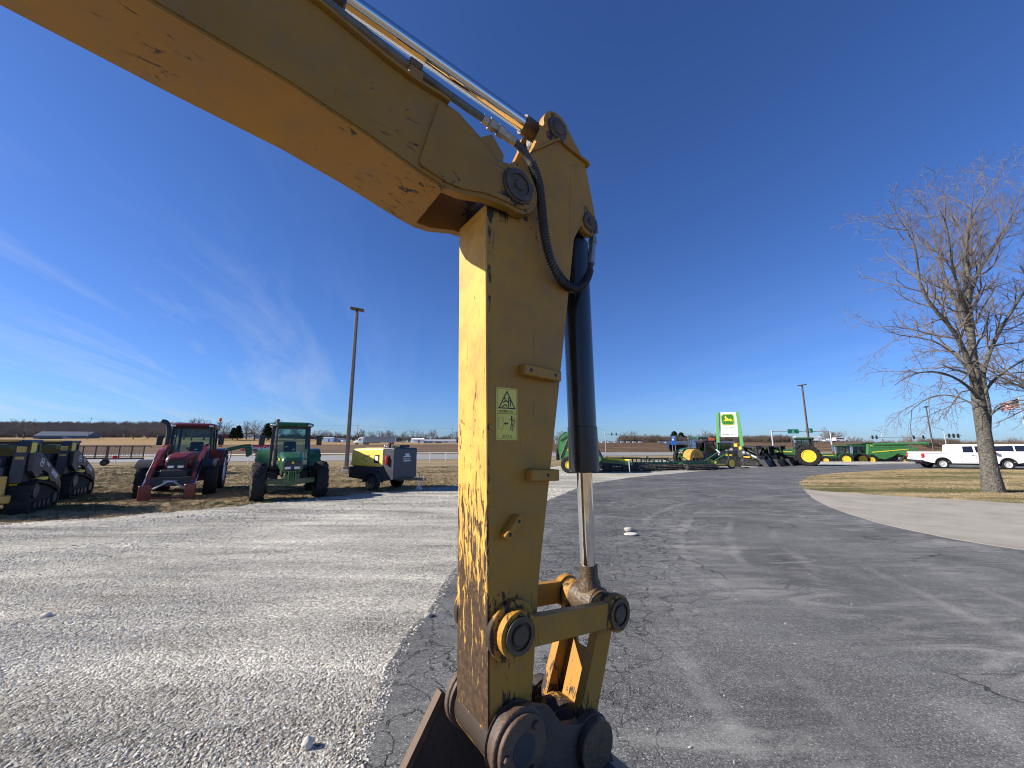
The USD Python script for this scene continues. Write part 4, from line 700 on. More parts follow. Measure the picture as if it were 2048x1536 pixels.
        o('loader_cross_tube', [bar((3.50, -0.56, 0.62), (3.50, 0.56, 0.62), 0.16, 0.30)], 'black_plastic')
        o('carrier_bar', bar((3.78, -0.45, 0.10), (3.78, 0.45, 0.10), 0.07), body)
        for s in (1, -1): o('carrier_brace', bar((3.74, s * 0.42, 0.40), (3.58, s * 0.10, 0.62), 0.05), 'galvanised')
        o('front_weight', [box((3.10, 0, 0.78), (0.42, 0.84, 0.50), ch=0.05), box((2.7, 0, 0.80), (0.6, 0.7, 0.5))], 'black_plastic')
        o('lettering', text_on('FARMALL', 0.06, (3.60, 0, 0.64), (0, 1, 0), (0, 0, 1)), 'sticker_white', smooth=False)
        o('beacon', [cyl((0.2, 0.80, 2.98), (0.2, 0.80, 3.11), 0.06, ch=0.015)], 'amber_lens'); o('beacon_stalk', [bar((0.2, 0.80, 2.70), (0.2, 0.80, 2.98), 0.03), bar((0.2, 0.6, 2.70), (0.2, 0.82, 2.70), 0.03)], 'black_plastic')
        for s in (1, -1): o('front_mudguard', [prism(Polygon([(2.4 + 0.74 * math.cos(a), 0.64 + 0.74 * math.sin(a)) for a in np.linspace(0.7, 2.6, 12)] + [(2.4 + 0.70 * math.cos(a), 0.64 + 0.70 * math.sin(a)) for a in np.linspace(2.6, 0.7, 12)]), s * 0.76, s * 1.16)], 'black_plastic')
        for s in (1, -1): o('indicator', [box((0.45, s * 0.95, 1.86), (0.10, 0.12, 0.07), ch=0.015)], 'amber_lens')
    return t
def at_front(u, v, head, back): # rear axle spot for a machine whose front axle stands at (u, v)
    g = G(u, v); a = math.radians(head); return (g[0] - back * math.cos(a), g[1] - back * math.sin(a), 0)
tractor('red tractor with front loader and lowered red carrier plates, beside the tracked loaders', at_front(352, 992, -59, 2.4), -59, 'tractor_red', 'tractor_red', 'silver_rim', True, exhaust='curved', ballast=False, steer=0.12)
tractor('dark green tractor facing the gravel between the red tractor and the compressor', at_front(577, 997, -57, 2.4), -57, steer=0.06)
rowt = 'green tractors parked along the far side of the drive'
tractor('largest green tractor of the far row, its big yellow rear wheel turned to the drive', (*G(1616, 931.5)[:2], 0), 150, 'tractor_green', rimm='wheel_yellow', scale=0.90, group=rowt, lugs=16, big=1.18)
tractor('mid sized green tractor right of the tall light pole in the far row', tuple(AT(1689, 930, 52)), 156, 'tractor_green', scale=0.93, group=rowt, lugs=14)
tractor('rearmost dark green tractor next to the combine harvester', tuple(AT(1722, 929.5, 53)), 154, 'tractor_green', scale=0.93, group=rowt, lugs=14)
tractor('green tractor with twin windows standing behind the yellow mower on the far gravel', (*G(1402, 925)[:2], 0), 205, 'tractor_green', scale=0.95, lugs=14)

# ---------------------------------------------------------------- tracked loaders
def deer(cx, cz, s):
    P = [(-0.46, -0.10), (-0.36, -0.02), (-0.24, 0.02), (-0.20, 0.16), (-0.26, 0.26), (-0.34, 0.24), (-0.30, 0.33), (-0.24, 0.36), (-0.26, 0.48), (-0.20, 0.40), (-0.14, 0.50), (-0.15, 0.36), (-0.10, 0.28), (-0.02, 0.14), (0.14, 0.08), (0.28, 0.10), (0.34, 0.16), (0.34, 0.04), (0.46, -0.12), (0.52, -0.32), (0.40, -0.14), (0.28, -0.08), (0.30, -0.22), (0.20, -0.08), (0.02, -0.10), (-0.10, -0.12), (-0.22, -0.16), (-0.36, -0.10), (-0.44, -0.20), (-0.38, -0.08)]
    return Polygon([(cx + x * s, cz + z * s) for x, z in P]).buffer(0)
def tracked_loader(label, loc, rz, bucket=False, group=None):
    t = thing('track_loader', label, 'track loader', loc, rz, group)
    tp = Polygon([(-1.0, 0.30), (-0.82, 0.08), (0.72, 0.0), (0.95, 0.08), (1.08, 0.30), (0.95, 0.52), (0.2, 0.74), (-0.62, 0.86), (-0.92, 0.72)]).buffer(0.06)
    for s in (1, -1):
        tr = obj(t, 'track', [prism(tp.difference(tp.buffer(-0.06)), s * 0.50, s * 0.92), prism(tp.buffer(-0.10), s * 0.54, s * 0.86)], 'tyre_rubber', smooth=30)
        ln = tp.exterior; g = []
        for k in range(44):
            p = np.array(ln.interpolate(k / 44, normalized=True).coords[0]); q = np.array(ln.interpolate((k + 0.3) / 44 % 1, normalized=True).coords[0]); d = q - p; d /= np.linalg.norm(d) + 1e-9; n = np.array([d[1], -d[0]])
            if np.dot(n, p - np.array([0, 0.42])) < 0: n = -n
            g.append(prism(Polygon([p - d * 0.022, p + d * 0.022, p + d * 0.014 + n * 0.035, p - d * 0.014 + n * 0.035]), s * 0.50, s * 0.92))
        obj(tr, 'grousers', g, 'tyre_rubber', smooth=False)
        obj(tr, 'rollers', [cyl((x, s * 0.80, 0.22), (x, s * 0.90, 0.22), 0.10, 14) for x in (-0.5, -0.2, 0.1, 0.4)] + [cyl((-0.6, s * 0.8, 0.62), (-0.6, s * 0.9, 0.62), 0.2, 18), cyl((0.85, s * 0.8, 0.3), (0.85, s * 0.9, 0.3), 0.16, 18)], 'loader_black')
        obj(t, 'track_frame', [prism(Polygon([(-0.8, 0.55), (0.6, 0.55), (0.9, 0.42), (0.4, 0.86), (-0.5, 1.0), (-0.9, 0.85)]), s * 0.46, s * 0.60), box((-0.15, s * 0.70, 0.93), (0.7, 0.34, 0.10), ch=0.02)], 'wheel_yellow')
    obj(t, 'body', [box((-0.1, 0, 0.70), (2.1, 0.94, 0.75), ch=0.05)], 'loader_black')
    obj(t, 'rear_door', [box((-1.20, 0, 0.74), (0.10, 1.02, 0.72), ch=0.03), box((-1.24, 0, 0.48), (0.10, 1.3, 0.22), ch=0.03)], 'machine_yellow')
    obj(t, 'rear_hood', [box((-0.90, 0, 1.20), (0.60, 0.80, 0.30), ch=0.05), box((-0.75, 0, 1.45), (0.4, 0.66, 0.3), ch=0.06)], 'loader_black')
    for s in (1, -1):
        obj(t, 'rear_tower', [prism(Polygon([(-1.12, 0.9), (-0.55, 0.9), (-0.42, 1.6), (-0.52, 2.02), (-0.95, 2.04), (-1.08, 1.7)]), s * 0.50, s * 0.74)], 'loader_black', smooth=12)
        obj(t, 'tower_panel', [box((-1.06, s * 0.62, 1.70), (0.03, 0.18, 0.36), ch=0.01, ry=0.1)], 'machine_yellow')
        obj(t, 'tower_cover', [box((-0.80, s * 0.755, 1.84), (0.28, 0.03, 0.30), ch=0.01)], 'wheel_yellow')
        ap = Polygon([(-1.02, 1.66), (-0.62, 1.72), (0.20, 1.36), (1.02, 0.98), (1.30, 0.66), (1.32, 0.28), (1.14, 0.26), (1.08, 0.58), (0.82, 0.76), (0.40, 0.84), (0.12, 1.10), (-0.30, 1.20), (-0.62, 0.98), (-0.98, 1.20)])
        a = obj(t, 'lift_arm', [prism(ap, s * 0.76, s * 0.86)], 'loader_black', smooth=12)
        f = (lambda poly, sgn: prism(poly, sgn * 0.861, sgn * 0.865))
        def side(poly): return poly
        cx, cz = -0.42, 1.42
        obj(a, 'round_badge', [f(Point(cx, cz).buffer(0.125).difference(Point(cx, cz).buffer(0.105)), s), f(deer(cx, cz, 0.17), s)], 'sticker_white', smooth=False)
        obj(a, 'lettering', text_on('DEERE', 0.13, (0.62, s * 0.861, 1.02), (math.cos(0.43) * (1 if s < 0 else -1), 0, -math.sin(0.43) * (1 if s < 0 else -1)), (math.sin(0.43), 0, math.cos(0.43)), bold=True), 'sticker_white', smooth=False)
        obj(a, 'lettering', text_on('333G', 0.07, (0.02, s * 0.861, 1.34), (math.cos(0.43) * (1 if s < 0 else -1), 0, -math.sin(0.43) * (1 if s < 0 else -1)), (math.sin(0.43), 0, math.cos(0.43))), 'sticker_white', smooth=False)
        obj(t, 'lift_cylinder', [cyl((-0.7, s * 0.70, 1.0), (0.3, s * 0.72, 1.05), 0.05)], 'black_enamel')
    # cab
    obj(t, 'cab_frame', [bar((x0, s * y, 1.0), (x1, s * y, 1.98), 0.09) for s in (1, -1) for x0, x1, y in ((0.72, 0.60, 0.42), (-0.45, -0.50, 0.44))] + [box((0.1, 0, 0.98), (1.3, 0.9, 0.12)), box((0.05, 0, 1.96), (1.25, 0.92, 0.06))], 'loader_black')
    obj(t, 'roof', [box((0.05, 0, 2.03), (1.36, 0.98, 0.09), ch=0.03)], 'loader_black')
    obj(t, 'roof_edge', [box((-0.645, 0, 2.035), (0.02, 0.94, 0.05), ch=0.008)], 'machine_yellow')
    obj(t, 'windscreen', [box((0.66, 0, 1.5), (0.012, 0.80, 0.88))], 'cab_glass'); obj(t, 'rear_window', [box((-0.49, 0, 1.62), (0.012, 0.80, 0.60))], 'cab_glass')
    for s in (1, -1): obj(t, 'side_window', [box((0.1, s * 0.44, 1.5), (1.1, 0.012, 0.86))], 'cab_glass')
    obj(t, 'seat', [box((0.05, 0, 1.22), (0.5, 0.5, 0.14), ch=0.04), box((-0.22, 0, 1.5), (0.12, 0.48, 0.56), ch=0.04), box((-0.24, 0, 1.84), (0.10, 0.26, 0.16), ch=0.03)], 'black_plastic')
    obj(t, 'tool_carrier', [box((1.28, 0, 0.42), (0.10, 1.1, 0.40), ch=0.02)], 'loader_black')
    if bucket:
        bk = [(1.36, 0.72), (1.40, 0.30), (1.50, 0.10), (1.75, 0.04), (2.10, 0.04)]
        obj(t, 'bucket', [prism(LineString(bk).buffer(0.015, cap_style=2), -0.98, 0.98)] + [prism(Polygon([(1.36, 0.72), (1.40, 0.30), (1.50, 0.10), (1.75, 0.04), (2.10, 0.04), (1.62, 0.76)]), s * 0.965, s * 0.99) for s in (1, -1)], 'loader_black', smooth=12)
    return t
tracked_loader('nearest dark track loader seen from its rear corner, cut off by the picture edge', (-14.75, 11.1, 0), 125)
tracked_loader('second dark track loader standing between the first one and the red tractor', (-17.0, 14.1, 0), 122)
rowl = 'dark track loaders with buckets lined up beside the drive'
TL = None
for k, (u, v, lab) in enumerate([(1488, 932, 'leftmost bucket loader of the far row, just right of the dealer sign posts'), (1515, 932, 'second bucket loader of the far row counted from the dealer sign'), (1541, 932, 'third bucket loader of the far row, two away from the large green tractor'), (1564, 932, 'bucket loader of the far row standing against the large green tractor')]):
    g = G(1482, 933.5)[:2] + np.array([1.72, 0.92]) * k
    if TL is None: TL = tracked_loader(lab, (g[0], g[1], 0), -64, True, rowl); TL.GetAttribute('xformOp:scale').Set(Gf.Vec3f(0.86, 0.86, 0.86))
    else: dup(TL, (g[0], g[1], 0), -64, lab, rowl, 0.86)
tracked_loader('dark loader without bucket behind the leaning black pallet forks', (*G(1455, 930)[:2], 0), 150)

# ---------------------------------------------------------------- towed compressor
def compressor():
    hd = -25; g = G(770, 978.5)
    t = thing('air_compressor', 'yellow and dark grey towed air compressor parked on the grass edge', 'air compressor', (g[0], g[1], 0), hd)
    for s in (1, -1): wheel(t, 'wheel', (0.0, s * 0.74, 0.34), 0.34, 0.22, 0.20, s, 'dark_steel')
    obj(t, 'lower_body', [prism(Polygon([(-1.42, 0.52), (-1.42, 0.98), (1.05, 0.98), (1.05, 0.50), (0.5, 0.42), (0.42, 0.62), (0.25, 0.76), (-0.25, 0.76), (-0.42, 0.62), (-0.5, 0.44)]), -0.72, 0.72)], 'compressor_grey', smooth=15)
    for s in (1, -1): obj(t, 'mudguard', [prism(Polygon([(0.46 * math.cos(a), 0.36 + 0.46 * math.sin(a)) for a in np.linspace(0, math.pi, 14)] + [(0.41 * math.cos(a), 0.36 + 0.41 * math.sin(a)) for a in np.linspace(math.pi, 0, 14)]), s * 0.62, s * 0.90)], 'compressor_grey')
    cn = obj(t, 'canopy', [loft([np.array([(x, y, z) for y, z in rrect(w, z1 - z0, r, 0, (z0 + z1) / 2)]) for x, w, z0, z1, r in ((-1.40, 1.28, 1.0, 1.64, 0.12), (-1.34, 1.38, 0.985, 1.74, 0.13), (-0.6, 1.43, 0.985, 1.79, 0.12), (0.46, 1.44, 0.985, 1.80, 0.10))])], 'compressor_yellow', smooth=40)
    for s in (1, -1):
        d = obj(t, 'side_door', [prism(Polygon([(-1.18, 1.06), (0.30, 1.02), (0.30, 1.58), (-1.12, 1.52)]), s * 0.705, s * 0.722)], 'compressor_yellow', smooth=15)
        obj(d, 'control_window', [prism(Polygon([(-0.02, 1.17), (0.26, 1.14), (0.28, 1.50), (0.02, 1.48)]), s * 0.7225, s * 0.728)], 'black_plastic')
        obj(d, 'white_sticker', [prism(Polygon([(0.05, 1.24), (0.20, 1.24), (0.20, 1.44), (0.05, 1.44)]), s * 0.7285, s * 0.731)], 'sticker_white')
        obj(d, 'lettering', [text_on('C185', 0.09, (-0.42, s * 0.7225, 1.44), (1 if s < 0 else -1, 0, 0), (0, 0, 1))], 'compressor_grey', smooth=False); obj(d, 'lettering', [text_on('XAS', 0.05, (-0.45, s * 0.7225, 1.24), (1 if s < 0 else -1, 0, 0), (0, 0, 1))], 'compressor_grey', smooth=False)
        obj(d, 'latch', [box((-0.62, s * 0.726, 1.33), (0.06, 0.01, 0.07), ch=0.004)], 'black_plastic')
    obj(t, 'front_housing', [loft([np.array([(x, y, z) for y, z in rrect(w, z1 - z0, 0.05, 0, (z0 + z1) / 2)]) for x, w, z0, z1 in ((0.47, 1.46, 0.50, 1.80), (1.06, 1.44, 0.50, 1.78), (1.10, 1.38, 0.52, 1.74))])], 'compressor_grey', smooth=30)
    obj(t, 'panel_seam', [box((1.104, 0, 0.98), (0.012, 1.36, 0.012))], 'black_plastic')
    lg = obj(t, 'front_badge', [box((1.107, 0.05, z), (0.014, w, h), ch=0.003) for z, w, h in ((1.50, 0.26, 0.10), (1.42, 0.46, 0.05), (1.24, 0.46, 0.05))], 'galvanised')
    obj(lg, 'lettering', [text_on('Atlas Copco', 0.062, (1.103, 0.05, 1.33), (0, 1, 0), (0, 0, 1))], 'galvanised', smooth=False)
    obj(t, 'extinguisher', [cyl((0.75, -0.78, 1.10), (0.75, -0.78, 1.44), 0.065, ch=0.02), cyl((0.75, -0.78, 1.44), (0.75, -0.78, 1.52), 0.025)], 'red_lens')
    obj(t, 'exhaust_box', [box((0.72, 0.05, 1.86), (0.52, 0.62, 0.11), ch=0.03), cyl((0.5, -0.38, 1.78), (0.5, -0.38, 1.94), 0.05)], 'black_plastic')
    obj(t, 'lifting_eye', [moved(ring((0, 0, 0), (1, 0, 0), 0.07, 0.045, 0.025, 18), (-0.1, 0, 1.86))], 'galvanised')
    obj(t, 'rear_light', [box((-1.40, -0.62, 1.10), (0.06, 0.12, 0.12), ch=0.01), box((-1.40, 0.62, 1.10), (0.06, 0.12, 0.12), ch=0.01)], 'sticker_white')
    obj(t, 'reflector', [prism(Polygon([(-1.36, 0.74), (-1.22, 0.74), (-1.29, 0.86)]), -0.722, -0.73)], 'red_lens')
    obj(t, 'drawbar', [bar((0.9, 0.3, 0.48), (2.0, 0, 0.50), 0.09), bar((0.9, -0.3, 0.48), (2.0, 0, 0.50), 0.09), box((2.05, 0, 0.5), (0.25, 0.12, 0.10), ch=0.02)], 'dark_steel')
    obj(t, 'jockey_wheel', [cyl((1.75, 0.14, 0.10), (1.75, 0.14, 0.72), 0.03), cyl((1.75, 0.11, 0.10), (1.75, 0.18, 0.10), 0.10, 18)], 'galvanised')
    obj(t, 'safety_chain', [tube(smoothline([(1.9, 0.08, 0.48), (1.8, 0.12, 0.2), (1.65, 0.2, 0.06)], 14), 0.015, 6), tube(smoothline([(1.9, -0.08, 0.48), (1.8, -0.05, 0.18), (1.6, -0.02, 0.05)], 14), 0.015, 6)], 'galvanised')
compressor()
# ---------------------------------------------------------------- highway on its bank, overpass
ORD = 'first second third fourth fifth sixth seventh eighth ninth tenth eleventh twelfth thirteenth fourteenth fifteenth sixteenth seventeenth eighteenth nineteenth twentieth'.split()
HWY = [(-800, 172, 1.6), (-200, 192, 1.6), (-69, 203, 1.7), (0, 215, 2.0), (45, 228, 2.6), (91, 241, 2.9), (130, 250, 2.95), (300, 262, 3.0), (800, 255, 3.0)]
def bank(x0, x1, mt_top='highway_concrete', n=40, ends=(0, 0)):
    H = np.array(HWY); xs_ = np.linspace(x0, x1, n); yy = np.interp(xs_, H[:, 0], H[:, 1]); zz = np.interp(xs_, H[:, 0], H[:, 2])
    rows = []
    for dy, dz in ((-24, None), (-13, 0.0), (13, 0.0), (24, None)):
        z = hz(xs_, yy + dy) - 0.4 if dz is None else zz
        rows.append(np.stack([xs_, yy + dy, z], 1))
    def sheet(a, b):
        V = np.vstack([a, b]); i = np.arange(n - 1); f = np.vstack([np.stack([i, i + 1, n + i + 1], 1), np.stack([i, n + i + 1, n + i], 1)]); m = trimesh.Trimesh(V, f, process=False)
        if m.face_normals[:, 2].mean() < 0: m.invert()
        return m
    a = obj(None, 'highway', sheet(rows[1], rows[2]), mt_top, smooth=True); keys(a, 'pale highway carriageway on a low bank far behind the road', 'highway', None, 'structure')
    b = obj(None, 'highway_bank', [sheet(rows[0], rows[1]), sheet(rows[2], rows[3])], 'brown_field_soil', smooth=True); keys(b, 'brown grassy slopes carrying the highway', 'bank', None, 'structure')
bank(-800, 91); bank(130, 800)
bt = thing('overpass', 'pale concrete road overpass with sloped white abutment behind the blue sign', 'bridge', (91, 241, 0), math.degrees(math.atan2(9, 39)))
Lb = math.hypot(39, 9)
obj(bt, 'deck', [box((Lb / 2, 0, 2.45), (Lb + 3, 27, 0.9))], 'highway_concrete', smooth=False); obj(bt, 'parapet', [box((Lb / 2, -13.3, 3.2), (Lb + 14, 0.3, 0.7))], 'pale_concrete', smooth=False)
obj(bt, 'abutment', [prism([(-9.5, 2.55), (0.5, 2.6), (0.5, -3.2), (-0.5, -3.2)], -13, 14)], 'pale_concrete', smooth=False); obj(bt, 'abutment', [prism([(Lb + 8, 2.5), (Lb - 0.5, 2.6), (Lb - 0.5, -3.2), (Lb + 0.5, -3.2)], -13, 14)], 'pale_concrete', smooth=False)
obj(bt, 'bridge_beam', [box((Lb / 2, y, 1.75), (Lb, 0.5, 0.55)) for y in (-12, -6, 0, 6, 12)], 'pale_concrete', smooth=False)
for x in (Lb * 0.36, Lb * 0.68): obj(bt, 'pier', [box((x, 0, -0.6), (1.0, 24, 4.4))], 'highway_concrete', smooth=False)
bar_p = None
for k, x in enumerate(np.linspace(2, 76, 20)):
    y = np.interp(x, [h[0] for h in HWY], [h[1] for h in HWY]) - 12; z = np.interp(x, [h[0] for h in HWY], [h[2] for h in HWY])
    lab = f'{ORD[k]} white barrier block from the left on the highway bank'
    if bar_p is None:
        bar_p = thing('road_barrier', lab, 'barrier', (x, y, z), 15, 'white barrier blocks on the highway bank'); obj(bar_p, 'block', [prism_x(Polygon([(-0.3, 0), (0.3, 0), (0.12, 0.4), (0.09, 0.9), (-0.09, 0.9), (-0.12, 0.4)]), -1.2, 1.2)], 'pale_concrete', smooth=False)
    else: dup(bar_p, (x, y, z), 15, lab, 'white barrier blocks on the highway bank')
# fence posts by the road
fp = None
for k, (u, v) in enumerate([(152, 930), (230, 929), (308, 928), (458, 927), (496, 927), (695, 925), (860, 923), (892, 922), (1075, 917), (1118, 915)]):
    g = G(u, v); lab = f'{ORD[k]} thin white marker post on the grass verge, counted among the posts'
    if fp is None:
        fp = thing('marker_post', lab, 'post', (g[0], g[1], 0), 0, 'white marker posts along the verge'); obj(fp, 'post', [box((0, 0, 0.5), (0.07, 0.07, 1.0), ch=0.01)], 'sticker_white')
    else: dup(fp, (g[0], g[1], 0), 0, lab, 'white marker posts along the verge')

# ---------------------------------------------------------------- light poles and flag
def lamp_pole(label, u, y, vb, vt, head_rz, r0=0.10, mt='pole_brown'):
    p = AT(u, vb, y); top = AT(u, vt, y)[2]
    t = thing('light_pole', label, 'light pole', (p[0], p[1], 0), 0)
    obj(t, 'base_block', [box((0, 0, 0.12), (0.5, 0.5, 0.24), ch=0.03)], 'concrete'); obj(t, 'base_cover', [box((0, 0, 0.34), (0.34, 0.34, 0.2), ch=0.03)], mt)
    obj(t, 'pole', [loft([np.array([(x, y_, z) for x, y_ in rrect(w, w, 0.02)]) for z, w in ((0.3, r0 * 1.7), (top - 0.1, r0 * 1.35))])], mt, smooth=30)
    hd = [moved(box((0.0, 0, 0), (0.95, 0.62, 0.07), ch=0.02), (0, 0, top + 0.12), rz=head_rz, ry=0.10), box((0, 0, top), (0.12, 0.12, 0.2))]
    obj(t, 'lamp_head', hd, mt)
    return t
gl = G(690, 946); lamp_pole('tall square brown light pole with flat lamp head beside the air compressor', 692, gl[1], 946, 622, 0.3, 0.13)
lamp_pole('tall light pole rising behind the large green tractor in the far row', 1622, 46, 917, 772, 2.4, 0.11)
lamp_pole('slim light pole seen through the branches above the white pickup', 1868, 62, 905, 815, 1.0, 0.10, 'pole_brown')
def flag():
    p = AT(2060, 905, 42); t = thing('flag_pole', 'pale flag pole right of the bare tree carrying a striped flag', 'flag pole', (p[0], p[1], 0), 0)
    obj(t, 'pole', [cyl((0, 0, 0), (0, 0, 7.0), 0.05, 12, 0.035)], 'galvanised'); obj(t, 'finial', [trimesh.creation.icosphere(2, 0.08).apply_translation([0, 0, 7.05])], 'wheel_yellow')
    f = thing('flag', 'red and white striped flag with blue canton, flying among the branches', 'flag', (p[0], p[1], 6.05), 172)
    def wav(x, z): return np.stack([x, 0.10 * np.sin(3.2 * x) * x, z - 0.30 * x - 0.0 * x], -1)
    for k in range(13):
        x = np.linspace(0.05 if k < 6 else 0.05, 1.75, 16); x = np.linspace(0.72, 1.75, 12) if k >= 6 else x
        z0, z1 = 0.075 * k, 0.075 * (k + 1)
        V = np.vstack([wav(x, z0), wav(x, z1)]); n = len(x); i = np.arange(n - 1); V2 = V + [0, 0.006, 0]
        F = np.vstack([np.stack([i, i + 1, n + i + 1], 1), np.stack([i, n + i + 1, n + i], 1)])
        obj(f, 'stripe', [trimesh.Trimesh(V, F, process=False), trimesh.Trimesh(V2, F[:, ::-1], process=False)], 'red_lens' if k % 2 == 0 else 'sticker_white', smooth=True)
    x = np.linspace(0.05, 0.72, 9); V = np.vstack([wav(x, 0.45), wav(x, 0.975)]); n = len(x); i = np.arange(n - 1); F = np.vstack([np.stack([i, i + 1, n + i + 1], 1), np.stack([i, n + i + 1, n + i], 1)])
    obj(f, 'canton', [trimesh.Trimesh(V, F, process=False), trimesh.Trimesh(V + [0, 0.006, 0], F[:, ::-1], process=False)], 'flag_blue', smooth=True)
mat('flag_blue', (0.012, 0.02, 0.10), rough=0.8); mat('sign_green', (0.0, 0.20, 0.10), rough=0.5); mat('sign_blue', (0.012, 0.11, 0.42), rough=0.5); mat('post_green', (0.10, 0.32, 0.10), rough=0.45, var=0.06)
mat('logo_green', (0.03, 0.16, 0.02), rough=0.45, var=0.04); mat('logo_yellow', (0.80, 0.62, 0.02), rough=0.45, var=0.04); mat('orange_paint', (0.70, 0.13, 0.035), rough=0.5); mat('trailer_red', (0.42, 0.012, 0.022), rough=0.4); mat('roof_blue_grey', (0.055, 0.068, 0.092), rough=0.5, var=0.15); mat('brick_red', (0.13, 0.055, 0.045), rough=0.9, var=0.2)
flag()

# ---------------------------------------------------------------- dealer sign
p = AT(1460, 890, 56); nang = math.radians(-118)
t = thing('dealer_sign', 'tall dealer sign with yellow leaping deer on green, between two green posts', 'sign', (p[0], p[1], 0), math.degrees(nang) + 90)
for s in (1, -1): obj(t, 'post', [loft([np.array([(s * cx + x, y, z) for x, y in rrect(0.40, 0.62, 0.03)]) for z, cx in ((0, 1.58), (3.4, 1.46), (6.65, 1.26))])], 'post_green', smooth=30)
obj(t, 'panel', [box((0, 0, 4.95), (2.36, 0.30, 3.3), ch=0.03)], 'sticker_white'); obj(t, 'lower_panel', [box((0, 0, 3.05 + 0.33), (2.28, 0.34, 0.86), ch=0.03)], 'sticker_white')
def on_front(polys, y=-0.153, d=0.006): return prism(unary_union(polys), y - d, y)
lg = Polygon(rrect(1.72, 1.68, 0.42, 0, 5.52, 8)).buffer(0.0)
obj(t, 'logo_ground', [on_front([lg])], 'logo_green', smooth=False); obj(t, 'logo_border', [on_front([lg.buffer(-0.06).difference(lg.buffer(-0.10))], -0.160)], 'logo_yellow', smooth=False)
obj(t, 'leaping_deer', [on_front([deer(0.0, 5.50, 1.30)], -0.160)], 'logo_yellow', smooth=False)
obj(t, 'lettering', [text_on('JOHN DEERE', 0.20, (0, -0.153, 4.30), (1, 0, 0), (0, 0, 1), 0.006)], 'post_green', smooth=False)
obj(t, 'lower_lettering', [text_on('Heritage Tractor', 0.17, (0, -0.173, 3.38), (1, 0, 0), (0, 0, 1), 0.006)], 'black_plastic', smooth=False)

# ---------------------------------------------------------------- road signs and signals
p = AT(1348, 889, 68); t = thing('blue_road_sign', 'blue services sign on two posts beside the road near the overpass', 'road sign', (p[0], p[1], 0), -10)
for s in (1, -1): obj(t, 'post', [box((s * 0.25, 0.05, 1.0), (0.07, 0.07, 3.6))], 'galvanised')
obj(t, 'panel', [box((0, 0, 2.55), (0.78, 0.03, 1.6), ch=0.012)], 'sign_blue'); obj(t, 'white_square', [box((-0.12, -0.02, 2.75), (0.34, 0.012, 0.30)), ], 'sticker_white'); obj(t, 'lettering', [text_on('GAS', 0.14, (0, -0.018, 3.17), (1, 0, 0), (0, 0, 1), 0.004)], 'sticker_white', smooth=False)
a, b = AT(1546, 891, 104), AT(1664, 893, 104); t = thing('sign_gantry', 'overhead gantry with two green direction signs above the highway', 'gantry', (a[0], a[1], -2.0), 0)
W_ = b[0] - a[0]; hh = 1.95 + 25.5 * 104 / 750 + 2
for x in (0, W_): obj(t, 'gantry_post', [cyl((x, 0, 0), (x, 0, hh + 0.2), 0.17, 12)], 'galvanised')
obj(t, 'gantry_beam', [cyl((0, 0, hh - 0.1), (W_, 0, hh - 0.1), 0.11, 10)], 'galvanised')
for u0, u1, v0, v1, tx in ((1573.5, 1597, 858.5, 867, 'N'), (1610, 1625, 857, 865.5, 'S')):
    q0, q1 = AT(u0, v0, 104), AT(u1, v1, 104); cx = (q0[0] + q1[0]) / 2 - a[0]; cz = (q0[2] + q1[2]) / 2 + 2
    sg = obj(t, 'direction_sign', [box((cx, -0.2, cz), (q1[0] - q0[0], 0.06, q0[2] - q1[2]), ch=0.02)], 'sign_green'); obj(sg, 'lettering', [text_on(tx, 0.45, (cx, -0.235, cz + 0.1), (1, 0, 0), (0, 0, 1), 0.006), box((cx, -0.235, cz - 0.35), (0.8, 0.012, 0.10))], 'sticker_white', smooth=False)
def signal_mast(label, u, y, vb, vt, arm, heads):
    p = AT(u, vb, y); hh = AT(u, vt, y)[2] - (-2.2)
    t = thing('traffic_signal', label, 'traffic signal', (p[0], p[1], -2.2), 0)
    obj(t, 'mast', [cyl((0, 0, 0), (0, 0, hh), 0.12, 12, 0.08), tube([(0, 0, hh - 0.1), (-0.5, 0, hh + 0.5), (-2.2, 0, hh + 0.9)], 0.06, 8)], 'galvanised'); ah = hh - 1.25
    obj(t, 'mast_arm', [cyl((arm[0], 0, ah), (arm[1], 0, ah), 0.08, 10)], 'galvanised')
    obj(t, 'street_lamp', [box((-2.4, 0, hh + 0.9), (0.7, 0.25, 0.12), ch=0.03)], 'galvanised')
    for x in heads: obj(t, 'signal_head', [box((x, -0.15, ah), (0.42, 0.25, 1.1), ch=0.03)] + [cyl((x, -0.28, ah + dz), (x, -0.40, ah + dz), 0.13, 10) for dz in (-0.33, 0, 0.33)], 'black_plastic')
signal_mast('traffic signal mast with long arm above the combine harvester', 1767, 112, 893, 866, (-4.0, 13.0), (-3.0, -1.8, 9.2, 12.0))
signal_mast('distant traffic signal mast above the highway bank left of the overpass', 1211, 150, 893, 862, (0, 6.0), (2.6, 4.4))
signal_mast('traffic signal mast with three heads behind the white pickup cab', 1893, 100, 893, 862, (0, 4.5), (1.0, 2.2, 3.4))

